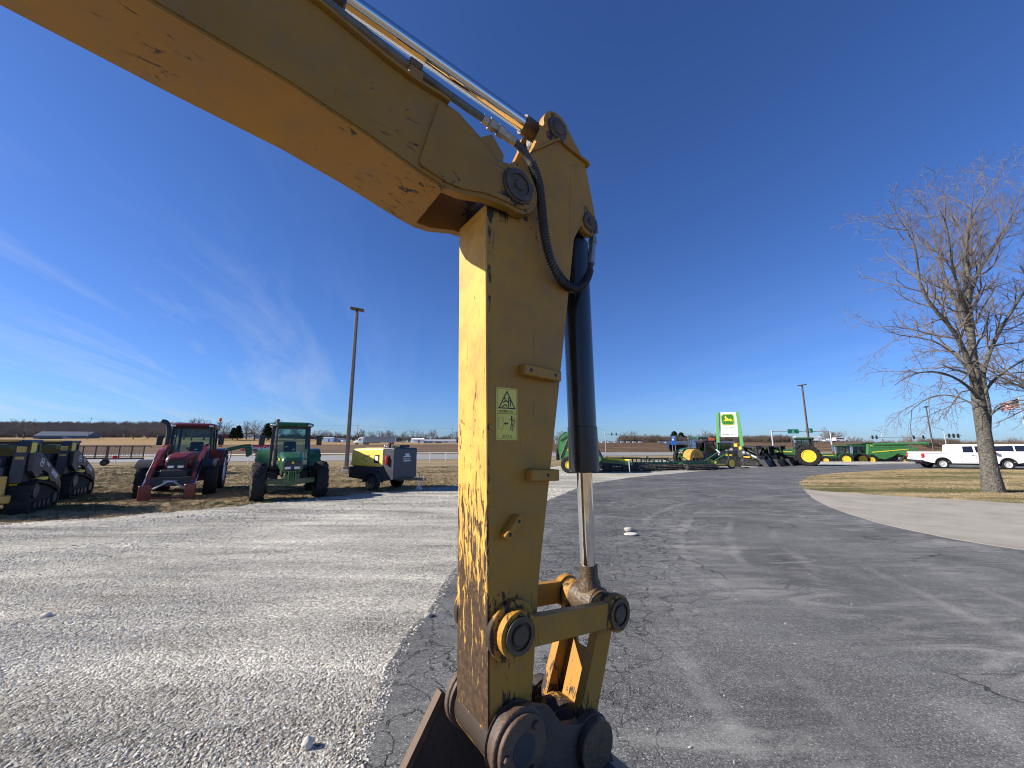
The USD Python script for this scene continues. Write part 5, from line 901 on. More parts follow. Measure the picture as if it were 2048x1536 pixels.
# ---------------------------------------------------------------- vehicles
def pickup(label, loc, rz, scale=1.0, group=None, suv=False):
    t = thing('white_suv' if suv else 'white_pickup', label, 'SUV' if suv else 'pickup truck', loc, rz, group)
    def o(n, ms, m, **k): return obj(t, n, moved(ms, s=scale), m, **k)
    xr, xf, Rw = -1.85, 1.95, 0.40
    def arch(x): return Point(x, 0.40).buffer(0.50)
    low = Polygon([(-3.0, 0.62), (-3.02, 1.10), (-2.95, 1.20), (-0.70, 1.22), (1.20, 1.20), (2.20, 1.22), (2.75, 1.14), (2.98, 1.00), (3.02, 0.62), (2.4, 0.46), (-2.4, 0.46)]).difference(arch(xr)).difference(arch(xf))
    o('body', [prism(low, -0.98, 0.98)], 'white_paint', smooth=20)
    if not suv:
        cut = box((-1.90, 0, 1.16), (2.1, 1.66, 0.20)); o('bed_floor', [box((-1.87, 0, 1.214), (2.08, 1.62, 0.012))], 'black_plastic'); o('bed_rail', [box((-1.88, s * 0.92, 1.27), (2.2, 0.10, 0.09), ch=0.02) for s in (1, -1)] + [box((-2.96, 0, 1.27), (0.08, 1.9, 0.09), ch=0.02)], 'white_paint')
        cab = [(-0.72, 1.20), (-0.66, 1.86), (-0.45, 1.94), (0.55, 1.95), (0.80, 1.90), (1.52, 1.24)]
    else: cab = [(-2.85, 1.2), (-2.6, 1.86), (-2.3, 1.93), (0.45, 1.95), (0.70, 1.90), (1.45, 1.24)]
    n = len(cab)
    L_ = [np.array([(x, s * (0.95 - 0.14 * (z - 1.2) / 0.75), z) for x, z in cab]) for s in (-1, 1)]
    o('cab', [loft(L_)], 'white_paint', smooth=20)
    def yy(z): return 0.95 - 0.14 * (z - 1.2) / 0.75
    wins = [[(-0.52, 1.30), (-0.48, 1.76), (0.10, 1.78), (0.10, 1.30)], [(0.24, 1.30), (0.24, 1.78), (0.68, 1.76), (1.22, 1.32)]] if not suv else [[(-2.5, 1.32), (-2.35, 1.76), (-1.2, 1.78), (-1.2, 1.3)], [(-1.1, 1.30), (-1.1, 1.78), (-0.1, 1.78), (-0.1, 1.3)], [(0.0, 1.30), (0.0, 1.78), (0.6, 1.76), (1.15, 1.32)]]
    for s in (1, -1):
        for w in wins:
            P = np.array([(x, s * (yy(z) + 0.006), z) for x, z in w]); o('side_window', [trimesh.Trimesh(P if s < 0 else P[::-1], [[0, 1, 2], [0, 2, 3]], process=False)], 'car_glass', smooth=False)
        o('door_seam', [box((x, s * 0.981, 0.85), (0.012, 0.008, 0.66)) for x in ((-0.70, 0.17, 1.25) if not suv else (-1.15, -0.05, 1.2))] + ([box((0.28, s * 0.981, 0.56), (1.9, 0.008, 0.012))]), 'canvas_grey', smooth=False)
        o('door_handle', [box((x, s * 0.99, 1.10), (0.20, 0.03, 0.035), ch=0.008) for x in (0.0, 0.50)], 'black_plastic')
        o('tail_light', [box((-2.98, s * 0.90, 1.02), (0.14, 0.17, 0.34), ch=0.02)], 'red_lens'); o('headlight', [box((2.90, s * 0.78, 0.98), (0.22, 0.36, 0.20), ch=0.04)], 'lamp_glass')
        o('mirror', [box((1.15, s * 1.10, 1.36), (0.14, 0.22, 0.24), ch=0.03)], 'white_paint')
        for x in (xr, xf): o('wheel_arch', [prism(Point(x, 0.40).buffer(0.515).difference(Point(x, 0.40).buffer(0.46)).intersection(Polygon([(x - 1, 0.42), (x + 1, 0.42), (x + 1, 1.4), (x - 1, 1.4)])), s * 0.90, s * 0.995)], 'black_plastic')
        for x in (xr, xf): wheel(t, 'wheel', (x * scale, s * 0.84 * scale, 0.40 * scale), 0.40 * scale, 0.27 * scale, 0.235 * scale, s, 'white_rim')
    o('windscreen', [trimesh.Trimesh([(1.50 if not suv else 1.43, -0.86, 1.28), (1.50 if not suv else 1.43, 0.86, 1.28), (0.86 if not suv else 0.76, 0.76, 1.88), (0.86 if not suv else 0.76, -0.76, 1.88)], [[0, 1, 2], [0, 2, 3]], process=False)], 'car_glass', smooth=False)
    o('hood', [loft_x([(1.40, 1.80, 1.10, 1.27), (2.3, 1.74, 1.06, 1.27), (2.85, 1.62, 1.0, 1.15)], 0.06)], 'white_paint', smooth=40)
    o('grille', [box((3.01, 0, 0.92), (0.06, 1.2, 0.32), ch=0.02)], 'black_plastic'); o('bumper', [box((3.02, 0, 0.62), (0.22, 1.94, 0.26), ch=0.05)], 'black_plastic'); o('rear_bumper', [box((-3.08, 0, 0.60), (0.22, 1.90, 0.20), ch=0.04)], 'black_plastic')
    o('chassis', [box((0, 0, 0.45), (5.4, 1.3, 0.22))], 'black_plastic')
    return t
mat('white_rim', (0.62, 0.62, 0.62), rough=0.4, var=0.1, metal=0.2); mat('car_glass', (0.012, 0.014, 0.016), rough=0.05, spec=0.8, coat=0.5)
g0 = G(1866, 937.5); g1 = G(2004, 939); hd = math.atan2(g1[1] - g0[1], g1[0] - g0[0]) - 0.12
sc = 1.0; org = (g0 + g1) / 2 + [0.35, 0.4, 0]
pickup('white crew cab pickup parked broadside behind the bare tree', (org[0], org[1], 0.0), math.degrees(hd), sc)
pickup('white pickup parked behind the nearer pickup, mostly hidden by it', (org[0] + 9.5, org[1] + 5.5, 0.0), math.degrees(hd), 1.0)
pickup('white sport utility vehicle at the right picture edge beyond the tree', (org[0] + 9.3, org[1] + 3.0, 0.0), math.degrees(hd) - 10, 1.0, suv=True)
g = AT(1682, 889, 235); pickup('white sport utility vehicle passing far behind the mid sized green tractor', (g[0], g[1], 2.95), 2, 1.5, suv=True)
g = AT(1650, 889, 245); pickup('white pickup driving on the highway just ahead of the trailer truck', (g[0] + 3, g[1], 2.95), 2, 1.2)

def semi(label, loc, rz, tm):
    t = thing('semi_truck', label, 'truck', loc, rz)
    tr = obj(t, 'trailer', [box((-7.2, 0, 2.55), (15.4, 2.55, 2.8), ch=0.05)], tm); obj(tr, 'lower_rail', [box((-7.2, 0, 1.12), (15.3, 2.4, 0.12))], 'dark_steel'); obj(tr, 'rear_frame', [box((-14.92, 0, 2.55), (0.06, 2.6, 2.8))], 'galvanised')
    obj(t, 'cab', [loft([np.array([(x, y, z) for y, z in rrect(w, z1 - z0, 0.2, 0, (z0 + z1) / 2)]) for x, w, z0, z1 in ((1.0, 2.45, 0.8, 3.9), (2.6, 2.45, 0.8, 3.7), (3.5, 2.4, 0.8, 2.9), (3.9, 2.3, 0.8, 2.1), (5.4, 2.0, 0.7, 1.75), (5.7, 1.8, 0.7, 1.5))])], 'white_paint', smooth=35)
    for s in (1, -1): obj(t, 'cab_window', [prism(Polygon([(2.3, 2.1), (2.3, 2.8), (3.1, 2.75), (3.5, 2.15)]), s * 1.215, s * 1.235)], 'car_glass')
    obj(t, 'windscreen', [trimesh.Trimesh([(3.85, -1.0, 2.2), (3.85, 1.0, 2.2), (3.42, 0.95, 2.9), (3.42, -0.95, 2.9)], [[0, 1, 2], [0, 2, 3]], process=False)], 'car_glass', smooth=False)
    obj(t, 'chassis', [box((-1.0, 0, 0.85), (12, 0.9, 0.3))], 'dark_steel')
    for x in (4.5, 0.6, -0.8, -12.2, -13.5):
        for s in (1, -1): wheel(t, 'wheel', (x, s * 1.05, 0.5), 0.5, 0.32, 0.28, s, 'silver_rim')
    return t
semi('white cab truck pulling a grey box trailer left along the highway', (-75.5, 196, 1.68), 186, 'canvas_grey')
semi('white truck with long white box trailer heading right above the green tractors', (201, 250, 3.0), 2, 'white_paint')
# beverage trailer behind the green tractor
g = G(520, 905.5, 0); t = thing('red_trailer', 'red drinks trailer with white script standing by the far road', 'trailer', (g[0], g[1], hz(g[0], g[1]) + 0.1), 8)
obj(t, 'box', [box((0.3, 0, 1.0), (5.6, 2.0, 1.35), ch=0.04)], 'trailer_red'); obj(t, 'tongue', [box((-3.2, 0, 0.55), (1.6, 0.5, 0.4), ch=0.04)], 'trailer_red'); obj(t, 'lettering', [text_on('Coca-Cola', 0.62, (0.6, -1.003, 1.05), (1, 0, 0), (0.12, 0, 1), 0.01)], 'sticker_white', smooth=False)
for x in (-0.6, 0.6):
    for s in (1, -1): wheel(t, 'wheel', (x, s * 0.9, 0.33), 0.33, 0.22, 0.2, s, 'silver_rim')
g = AT(1413, 888, 104); t = thing('orange_container', 'orange box standing far behind the dark machine cab', 'container', (g[0], g[1], hz(g[0], g[1])), 0); obj(t, 'box', [box((0, 0, 2.6), (3.6, 2.2, 2.6), ch=0.05)], 'orange_paint'); obj(t, 'skid', [box((0, 0, 0.7), (3.2, 1.8, 1.3))], 'dark_steel')
# ---------------------------------------------------------------- combine harvester
def combine():
    g = AT(1728, 927, 58); t = thing('combine_harvester', 'large green combine harvester with unloading tube along its top', 'combine', (g[0], g[1], -1.15), -14)
    t.GetAttribute('xformOp:scale').Set(Gf.Vec3f(0.92, 0.92, 0.92))
    bp_ = Polygon([(0.3, 1.0), (-0.1, 1.7), (0.1, 2.5), (0.2, 3.35), (3.0, 3.40), (4.2, 3.25), (5.9, 3.05), (6.6, 2.7), (6.7, 2.0), (6.1, 1.55), (5.3, 1.25), (4.7, 1.55), (3.9, 1.80), (3.0, 1.45), (2.2, 1.0)])
    obj(t, 'body', [prism(bp_, -1.45, 1.45)], 'bright_green', smooth=15)
    obj(t, 'side_panel', [prism(Polygon([(0.9, 1.1), (1.0, 1.75), (2.6, 1.9), (4.0, 1.95), (3.1, 1.35), (2.1, 0.95)]), -1.53, -1.451)], 'bright_green', smooth=15)
    obj(t, 'stripe', [prism(Polygon([(0.5, 2.12), (5.4, 2.62), (5.4, 2.52), (0.5, 2.00)]), -1.462, -1.4505)], 'logo_yellow', smooth=False)
    obj(t, 'panel_gap', [prism(Polygon([(3.0, 1.5), (3.03, 1.5), (3.03, 3.2), (3.0, 3.2)]), -1.458, -1.4505), prism(Polygon([(0.2, 2.86), (5.8, 2.84), (5.8, 2.81), (0.2, 2.83)]), -1.458, -1.4505)], 'black_plastic', smooth=False)
    obj(t, 'badge', [prism(deer(0.55, 3.08, 0.36), -1.462, -1.4505)], 'logo_yellow', smooth=False)
    obj(t, 'grain_tank', [prism(Polygon([(0.9, 3.35), (0.7, 3.60), (3.0, 3.60), (2.8, 3.38)]), -1.2, 1.2)], 'black_plastic', smooth=False)
    obj(t, 'unloading_tube', [cyl((0.9, -1.35, 3.28), (7.6, -1.45, 3.46), 0.20, 16), cyl((7.55, -1.45, 3.46), (8.2, -1.5, 3.35), 0.26, 14, 0.22)], 'bright_green'); obj(t, 'tube_spout', [box((8.15, -1.5, 3.30), (0.5, 0.45, 0.45), ch=0.08)], 'black_plastic')
    obj(t, 'cab', [box((-0.65, 0, 1.95), (1.35, 1.7, 0.3), ch=0.05)], 'black_plastic'); obj(t, 'cab_frame', [bar((x0, s * 0.85, 2.0), (x1, s * 0.85, 3.3), 0.08) for s in (1, -1) for x0, x1 in ((-1.35, -1.5), (0.05, 0.0))], 'black_plastic'); obj(t, 'cab_roof', [box((-0.85, 0, 3.36), (1.9, 1.9, 0.14), ch=0.05)], 'tractor_green')
    for s in (1, -1): obj(t, 'cab_window', [box((-0.68, s * 0.86, 2.68), (1.35, 0.012, 1.16))], 'cab_glass')
    obj(t, 'cab_windscreen', [box((-1.42, 0, 2.68), (0.012, 1.66, 1.16), ry=-0.1)], 'cab_glass'); obj(t, 'ladder', [bar((-0.3, -1.3, 0.5), (-0.1, -1.3, 1.9), 0.05), bar((-0.8, -1.3, 0.5), (-0.6, -1.3, 1.9), 0.05)] + [box((-0.5 + 0.04 * k, -1.3, 0.6 + 0.28 * k), (0.5, 0.14, 0.03)) for k in range(5)], 'galvanised')
    obj(t, 'feeder_house', [moved(box((0, 0, 0), (2.0, 1.4, 0.7), ch=0.05), (-1.5, 0, 1.0), ry=0.3)], 'bright_green')
    obj(t, 'rear_chopper', [box((6.3, 0, 1.4), (0.9, 1.8, 0.7), ch=0.08)], 'tractor_green'); obj(t, 'rear_axle', [box((4.75, 0, 0.7), (0.3, 2.4, 0.3))], 'dark_steel')
    obj(t, 'belly', [box((2.2, 0, 1.0), (4.0, 2.0, 0.9), ch=0.1)], 'black_plastic')
    for s in (1, -1): wheel(t, 'front_wheel', (0.3, s * 1.35, 0.85), 0.85, 0.6, 0.42, s, 'wheel_yellow', 16); wheel(t, 'rear_wheel', (4.75, s * 1.35, 0.66), 0.66, 0.45, 0.32, s, 'wheel_yellow', 14)
combine()
# ---------------------------------------------------------------- round baler
def baler():
    g = G(1131, 946); t = thing('round_baler', 'green round baler standing behind the excavator cylinder', 'baler', (g[0] + 0.35, g[1] + 1.2, 0), -18)
    sp = Polygon([(-0.35, 0.85), (-0.40, 1.6), (-0.32, 2.35), (0.10, 2.75), (0.9, 2.95), (1.5, 2.75), (2.05, 1.7), (2.45, 0.9), (2.2, 0.65), (0.2, 0.62)])
    obj(t, 'side_panel', [prism(sp, -1.15, -1.08)], 'bright_green', smooth=15); obj(t, 'side_panel', [prism(sp, 1.08, 1.15)], 'bright_green', smooth=15)
    obj(t, 'bale_chamber', [prism(sp.buffer(-0.06), -1.08, 1.08)], 'black_plastic', smooth=15); obj(t, 'tailgate', [prism(Polygon([(-0.36, 0.9), (-0.50, 1.6), (-0.40, 2.4), (0.05, 2.80), (-0.28, 2.3), (-0.36, 1.6)]), -1.10, 1.10)], 'tractor_green', smooth=15)
    obj(t, 'gate_cylinder', [cyl((-0.3, -1.19, 1.0), (0.2, -1.19, 2.2), 0.045), bar((-0.3, -1.19, 2.2), (0.5, -1.18, 2.7), 0.06)], 'dark_steel'); obj(t, 'stripe_label', [box((0.55, -1.155, 1.55), (0.75, 0.01, 0.07))], 'logo_yellow'); obj(t, 'rear_guard', [box((-0.58, 0, 1.25), (0.14, 2.1, 0.85), ch=0.04)], 'black_plastic')
    obj(t, 'pickup_reel', [box((2.0, 0, 0.5), (0.8, 1.9, 0.55), ch=0.1)], 'black_plastic'); obj(t, 'tongue', [bar((2.0, -0.3, 0.85), (4.4, 0, 0.62), 0.16, 0.2), bar((2.0, 0.3, 0.85), (4.4, 0, 0.62), 0.16, 0.2)], 'tractor_green'); obj(t, 'tongue_jack', [cyl((4.2, -0.12, 0), (4.2, -0.12, 0.9), 0.035)], 'galvanised'); obj(t, 'shaft_cover', [cyl((2.3, 0, 0.95), (4.3, 0, 0.85), 0.07)], 'logo_yellow')
    for s in (1, -1): wheel(t, 'wheel', (0.3, s * 1.30, 0.56), 0.56, 0.44, 0.24, s, 'wheel_yellow')
baler()
# ---------------------------------------------------------------- field implements on the far gravel
def tiller(label, u, v, L, W, rz, frame, tall=1.0, seed=0):
    r = np.random.default_rng(seed); g = G(u, v); t = thing('tillage_implement', label, 'implement', (g[0], g[1], 0), rz, None)
    obj(t, 'frame', [bar((-L / 2, y, 0.50), (L / 2, y, 0.50), 0.12) for y in (-W / 2, 0, W / 2)] + [bar((x, -W / 2, 0.50), (x, W / 2, 0.50), 0.10) for x in np.linspace(-L / 2, L / 2, 4)], frame)
    for k, x in enumerate(np.linspace(-L / 2 + 0.2, L / 2 - 0.2, int(L / 0.24))):
        for y in (-W / 2, W / 2): obj(t, 'tine', [tube([(x, y, 0.50), (x + 0.16, y, 0.38), (x + 0.10, y, 0.18), (x - 0.08, y, 0.03)], 0.034, 6)], 'dark_steel')
    for k, x in enumerate(np.linspace(-L / 2 + 0.1, L / 2 - 0.1, max(3, int(L / 0.30)))): obj(t, 'upright', [tube([(x, -W / 2, 0.50), (x + r.uniform(-.08, .08), -W / 2, 0.50 + tall * r.uniform(0.32, 0.42))], 0.032, 6)], frame)
    obj(t, 'top_rail', [bar((-L / 2, -W / 2, 0.50 + tall * 0.36), (L / 2 * 0.8, -W / 2, 0.50 + tall * 0.36), 0.07), bar((-L / 2, W / 2, 0.50 + tall * 0.36), (L / 2, W / 2, 0.50 + tall * 0.36), 0.07)], 'dark_steel')
    b = obj(t, 'roller', [ring((x, -W / 2 - 0.45, 0.24), (1, 0, 0), 0.23, 0.19, 0.03, 14) for x in np.linspace(-L / 2, L / 2, 5)] + [cyl((-L / 2, -W / 2 - 0.45 + 0.21 * math.cos(a), 0.24 + 0.21 * math.sin(a)), (L / 2, -W / 2 - 0.45 + 0.21 * math.cos(a + 0.6), 0.24 + 0.21 * math.sin(a + 0.6)), 0.03, 6) for a in np.linspace(0, 2 * math.pi, 11)[:-1]] + [cyl((-L / 2, -W / 2 - 0.45, 0.24), (L / 2, -W / 2 - 0.45, 0.24), 0.11, 10)], 'dark_steel')
    [obj(t, 'roller_arm', bar((x, -W / 2, 0.5), (x, -W / 2 - 0.45, 0.28), 0.07), frame) for x in (-L / 2 + 0.1, L / 2 - 0.1)]
    obj(t, 'hitch', [bar((-0.35, W / 2, 0.5), (0, W / 2 + 0.6, 0.95), 0.08), bar((0.35, W / 2, 0.5), (0, W / 2 + 0.6, 0.95), 0.08)], frame)
tiller('black basket harrow with upright guards, first implement right of the baler', 1228, 941, 2.6, 1.4, 8, 'dark_steel', 1.1, 1)
tiller('black spring tine harrow between the basket harrow and the green cultivator', 1262, 941, 2.4, 1.4, 8, 'dark_steel', 1.1, 2)
tiller('green cultivator with tall tines next to the black harrows', 1312, 939, 3.2, 1.4, 10, 'tractor_green', 0.9, 3)
tiller('low dark green planter frame in front of the yellow hooded mower', 1385, 939, 2.6, 1.2, 12, 'tractor_green', 0.4, 4)
g = G(1335, 938); t = thing('tow_bar', 'dark angled tow bar lying between the cultivator and the planter frame', 'tow bar', (g[0], g[1], 0), 15); obj(t, 'bar', [bar((-0.5, 0, 0.85), (1.5, 0.1, 0.25), 0.09)], 'dark_steel'); obj(t, 'stand', [bar((-0.5, 0, 0), (-0.5, 0, 0.9), 0.06)], 'tractor_green')
def mower():
    g = G(1432, 937); t = thing('rotary_mower', 'green and yellow pull type mower with big yellow wheel near the dealer sign', 'mower', (g[0], g[1], 0), 15)
    obj(t, 'deck', [loft_x([(-1.4, 1.8, 0.22, 0.40), (-0.2, 2.0, 0.22, 0.46), (0.9, 1.8, 0.22, 0.40)], 0.05)], 'tractor_green'); obj(t, 'gearbox', [box((-0.2, -0.4, 0.55), (0.35, 0.3, 0.25), ch=0.04), box((-0.4, -0.9, 0.36), (0.9, 0.3, 0.1), ch=0.03)], 'machine_yellow'); obj(t, 'brace', [bar((-1.0, -0.5, 0.4), (0.8, -0.5, 1.25), 0.07), bar((0.8, -0.5, 1.25), (1.0, -0.5, 0.4), 0.07), bar((-1.0, 0.5, 0.4), (0.8, 0.5, 1.25), 0.07)], 'bright_green')
    wheel(t, 'wheel', (0.55, -1.0, 0.46), 0.40, 0.22, 0.30, -1, 'wheel_yellow'); wheel(t, 'wheel', (0.55, 1.0, 0.46), 0.40, 0.22, 0.30, 1, 'wheel_yellow')
mower()
def hooded():
    g = G(1400, 930); t = thing('hooded_mower', 'machine with curved yellow hood and tall dark cab behind the green planter frame', 'mower', (g[0], g[1], 0), 12)
    hp_ = Polygon([(-0.75 + 0.75 * math.cos(a), 0.55 + 0.95 * math.sin(a)) for a in np.linspace(math.pi, 0.15, 16)] + [(-0.75 + 0.45 * math.cos(a), 0.55 + 0.62 * math.sin(a)) for a in np.linspace(0.15, math.pi, 16)])
    obj(t, 'curved_hood', [prism(hp_, -0.65, 0.4)], 'machine_yellow', smooth=40); obj(t, 'hood_leg', [box((-1.35, -0.2, 0.45), (0.32, 0.8, 0.9), ch=0.04)], 'machine_yellow')
    [obj(t, 'cab_post', bar((x0, s * 0.6, 0.5), (x1, s * 0.6, 2.15), 0.10), 'loader_black') for s in (1, -1) for x0, x1 in ((0.2, 0.25), (1.35, 1.15))]; obj(t, 'cab_roof', [box((0.72, 0, 2.2), (1.4, 1.4, 0.14), ch=0.05)], 'loader_black'); obj(t, 'cab_base', [box((0.7, 0, 0.8), (1.6, 1.4, 0.9), ch=0.08)], 'loader_black')
    obj(t, 'cab_window', [box((0.72, -0.62, 1.65), (1.0, 0.012, 0.9))], 'dark_glass'); obj(t, 'cab_window', [box((0.72, 0.62, 1.65), (1.0, 0.012, 0.9))], 'dark_glass'); obj(t, 'lower_cover', [box((0.5, -0.72, 0.42), (0.7, 0.1, 0.3), ch=0.03)], 'machine_yellow')
    for x in (-0.3, 1.2):
        for s in (1, -1): wheel(t, 'wheel', (x, s * 0.66, 0.36), 0.36, 0.26, 0.2, s, 'dark_steel')
hooded()
g = G(1466, 936); t = thing('pallet_forks', 'black fork attachment leaning up with its tip on the gravel', 'fork attachment', (g[0], g[1], 0), -25)
obj(t, 'main_arm', [prism(Polygon([(-1.55, 1.75), (-1.35, 1.80), (-0.6, 1.15), (0.1, 0.55), (0.55, 0.12), (0.95, 0.02), (0.6, 0.0), (0.2, 0.12), (-0.35, 0.55), (-1.0, 1.2)]), -0.12, 0.12)], 'loader_black', smooth=15); obj(t, 'rear_frame', [bar((-0.2, 0.1, 0.4), (0.35, 0.15, 1.5), 0.14), bar((0.35, 0.15, 1.5), (0.55, 0.15, 0.1), 0.10), bar((-0.9, 0.1, 1.3), (0.4, 0.2, 1.35), 0.16)], 'loader_black'); obj(t, 'foot', [box((0.5, 0, 0.06), (1.3, 0.7, 0.10), ch=0.02)], 'dark_steel'); obj(t, 'white_mark', [box((-1.0, -0.125, 1.36), (0.4, 0.01, 0.09), ry=0.85)], 'sticker_white')
# ---------------------------------------------------------------- folded harrows, mower arm
def harrow(label, u, v, rz, disc):
    g = G(u, v); t = thing('folded_harrow', label, 'harrow', (g[0], g[1], 0), rz, None); L = 2.7
    obj(t, 'frame', [bar((-L / 2, 0, 0.62), (L / 2, 0, 0.62), 0.12), bar((-L / 2, 0, 0.62), (-L / 2, 0, 0.3), 0.08), bar((L / 2, 0, 0.62), (L / 2, 0, 0.3), 0.08)], 'rust_brown')
    for x in np.linspace(-L / 2 + 0.15, L / 2 - 0.05, 4): obj(t, 'upright', [bar((x, 0.05, 0.6), (x, 0.05, 1.78), 0.07)], 'rust_brown')
    obj(t, 'top_bar', [bar((-L / 2 - 0.1, 0.05, 1.76), (L / 2 + 0.35, 0.05, 1.76), 0.07), bar((L / 2 + 0.35, 0.05, 1.76), (L / 2 + 0.5, 0.05, 1.6), 0.06)], 'rust_brown')
    ms = []
    for k in range(16):
        x0 = -L / 2 + 0.15 + k * (L - 0.3) / 15
        zig = [(x0 + 0.045 * (-1) ** j, 0.0, 0.68 + j * 0.108) for j in range(11)]; ms.append(tube(zig, 0.016, 5))
        if k % 2 == 0: ms += [bar((x0 - 0.12, 0, z), (x0 + 0.24, 0, z + 0.1), 0.018) for z in np.linspace(0.75, 1.6, 6)]
    obj(t, 'chain_mat', ms, 'rust_brown', smooth=False, kind='stuff')
    for s in (1, -1): wheel(t, 'wheel', (s * (L / 2 - 0.1), 0, 0.27), 0.27, 0.2, 0.14, -1, 'dark_steel')
    if disc: obj(t, 'reflector', [moved(cyl((0, -0.09, 0), (0, -0.12, 0), 0.16, 20), (-L / 2 + 0.8, 0, 0.74))], 'red_lens')
    return t
harrow('rusty folded chain harrow with red reflector left of the red tractor', 245, 931, 30, True)
harrow('rusty folded chain harrow half hidden behind the second track loader', 172, 931, 30, False)
def arm():
    a = AT(430, 902, 26); t = thing('mower_arm', 'green swinging implement arm reaching right from behind the red tractor', 'implement', (a[0], a[1], 0), 25)
    obj(t, 'arm', [prism(Polygon([(-0.4, 1.12), (-0.4, 1.42), (1.6, 1.92), (2.0, 1.95), (2.16, 1.55), (2.12, 1.20), (1.80, 1.18), (1.72, 1.62), (1.5, 1.64)]), -0.12, 0.12)], 'tractor_green', smooth=12); obj(t, 'coupler', [cyl((1.9, -0.16, 1.16), (1.9, 0.16, 1.16), 0.10, 14)], 'dark_steel')
    obj(t, 'hose', [tube(smoothline([(0.9, -0.14, 1.62), (0.95, -0.16, 1.2), (0.85, -0.16, 0.7), (0.80, -0.16, 0.52)], 16), 0.022, 6)], 'hose_rubber'); obj(t, 'carriage', [box((-1.3, 0, 0.95), (1.9, 1.6, 0.7), ch=0.08)], 'tractor_green')
    for s in (1, -1): wheel(t, 'wheel', (-1.3, s * 0.95, 0.42), 0.42, 0.3, 0.22, s, 'wheel_yellow')
arm()
# ---------------------------------------------------------------- buildings far off
def shed(label, u, v, y, w, d, h, rh, wall, roof, rz=0, z=None, win=0):
    p = AT(u, v, y); z = float(hz(p[0], p[1])) if z is None else z
    t = thing('farm_building', label, 'building', (p[0], p[1], z - 0.3), rz)
    obj(t, 'wall', [box((0, 0, h / 2), (w, d, h))], wall, smooth=False); obj(t, 'roof', [prism_x(Polygon([(-d / 2 - 0.3, h), (d / 2 + 0.3, h), (0, h + rh)]), -w / 2 - 0.3, w / 2 + 0.3)], roof, smooth=False)
    obj(t, 'door', [box((w * 0.12, -d / 2 - 0.03, h * 0.38), (w * 0.16, 0.06, h * 0.76))], 'canvas_grey')
    for k in range(win): obj(t, 'window', [box((-w / 2 + w * (k + 0.7) / (win + 1), -d / 2 - 0.03, h * 0.58), (w * 0.09, 0.06, h * 0.3))], 'car_glass')
shed('long low farm building with blue grey roof in front of the wooded hill', 134, 884, 330, 34, 16, 2.6, 3.8, 'roof_blue_grey', 'roof_blue_grey', 20, None, 3)
shed('small white shed on the golden field left of the brown light pole', 658, 881, 300, 7, 6, 3.4, 0.8, 'white_paint', 'galvanised', 10)
shed('low pale farmhouse right of the small white shed', 681, 882, 305, 8, 6, 2.2, 1.2, 'white_paint', 'roof_blue_grey', -8, None, 2)
shed('long white low building right of the highway truck', 868, 884, 330, 38, 9, 2.2, 1.4, 'white_paint', 'galvanised', 4, None, 5)
shed('white tank shaped shed at the left end of the long white building', 836, 883, 322, 10, 5, 3.4, 1.0, 'white_paint', 'white_paint', 4)
shed('dark red brick house among trees behind the red tractor beacon', 448, 880, 330, 12, 8, 4.0, 2.2, 'brick_red', 'roof_blue_grey', 6, None, 2)
shed('low grey roofed house behind the red tractor and the conifers', 500, 880, 335, 13, 8, 2.6, 1.6, 'canvas_grey', 'roof_blue_grey', -4, None, 3)
# power poles and their wires
pp_, pos = None, []
for u, vt, y in ((-140, 828, 300), (183, 835, 310), (348, 846, 322), (512, 840, 330), (716, 850, 345), (905, 856, 360)):
    top = AT(u, vt, y); zb = float(hz(top[0], top[1])); pos.append(top)
    lab = f'{ORD[len(pos) - 1]} wooden power pole from the left at the tree line'
    t = thing('power_pole', lab, 'power pole', (top[0], top[1], zb), 0, 'wooden power poles along the tree line')
    obj(t, 'pole', [cyl((0, 0, 0), (0, 0, top[2] - zb), 0.20, 10, 0.13)], 'wood_pole'); obj(t, 'crossarm', [box((0, 0, top[2] - zb - 0.6), (2.6, 0.16, 0.16))], 'wood_pole')
for wi, (a, b) in enumerate(zip(pos[:-1], pos[1:])):
    s_ = np.linspace(0, 1, 14)[:, None]; P = a + (b - a) * s_; P[:, 2] += -0.5 - 1.6 * (4 * s_[:, 0] * (1 - s_[:, 0])); w = obj(None, 'power_line', tube(P, 0.035, 4), 'black_plastic'); keys(w, f'{ORD[wi]} thin wire span from the left sagging between wooden poles', 'wire', 'wires between the power poles')
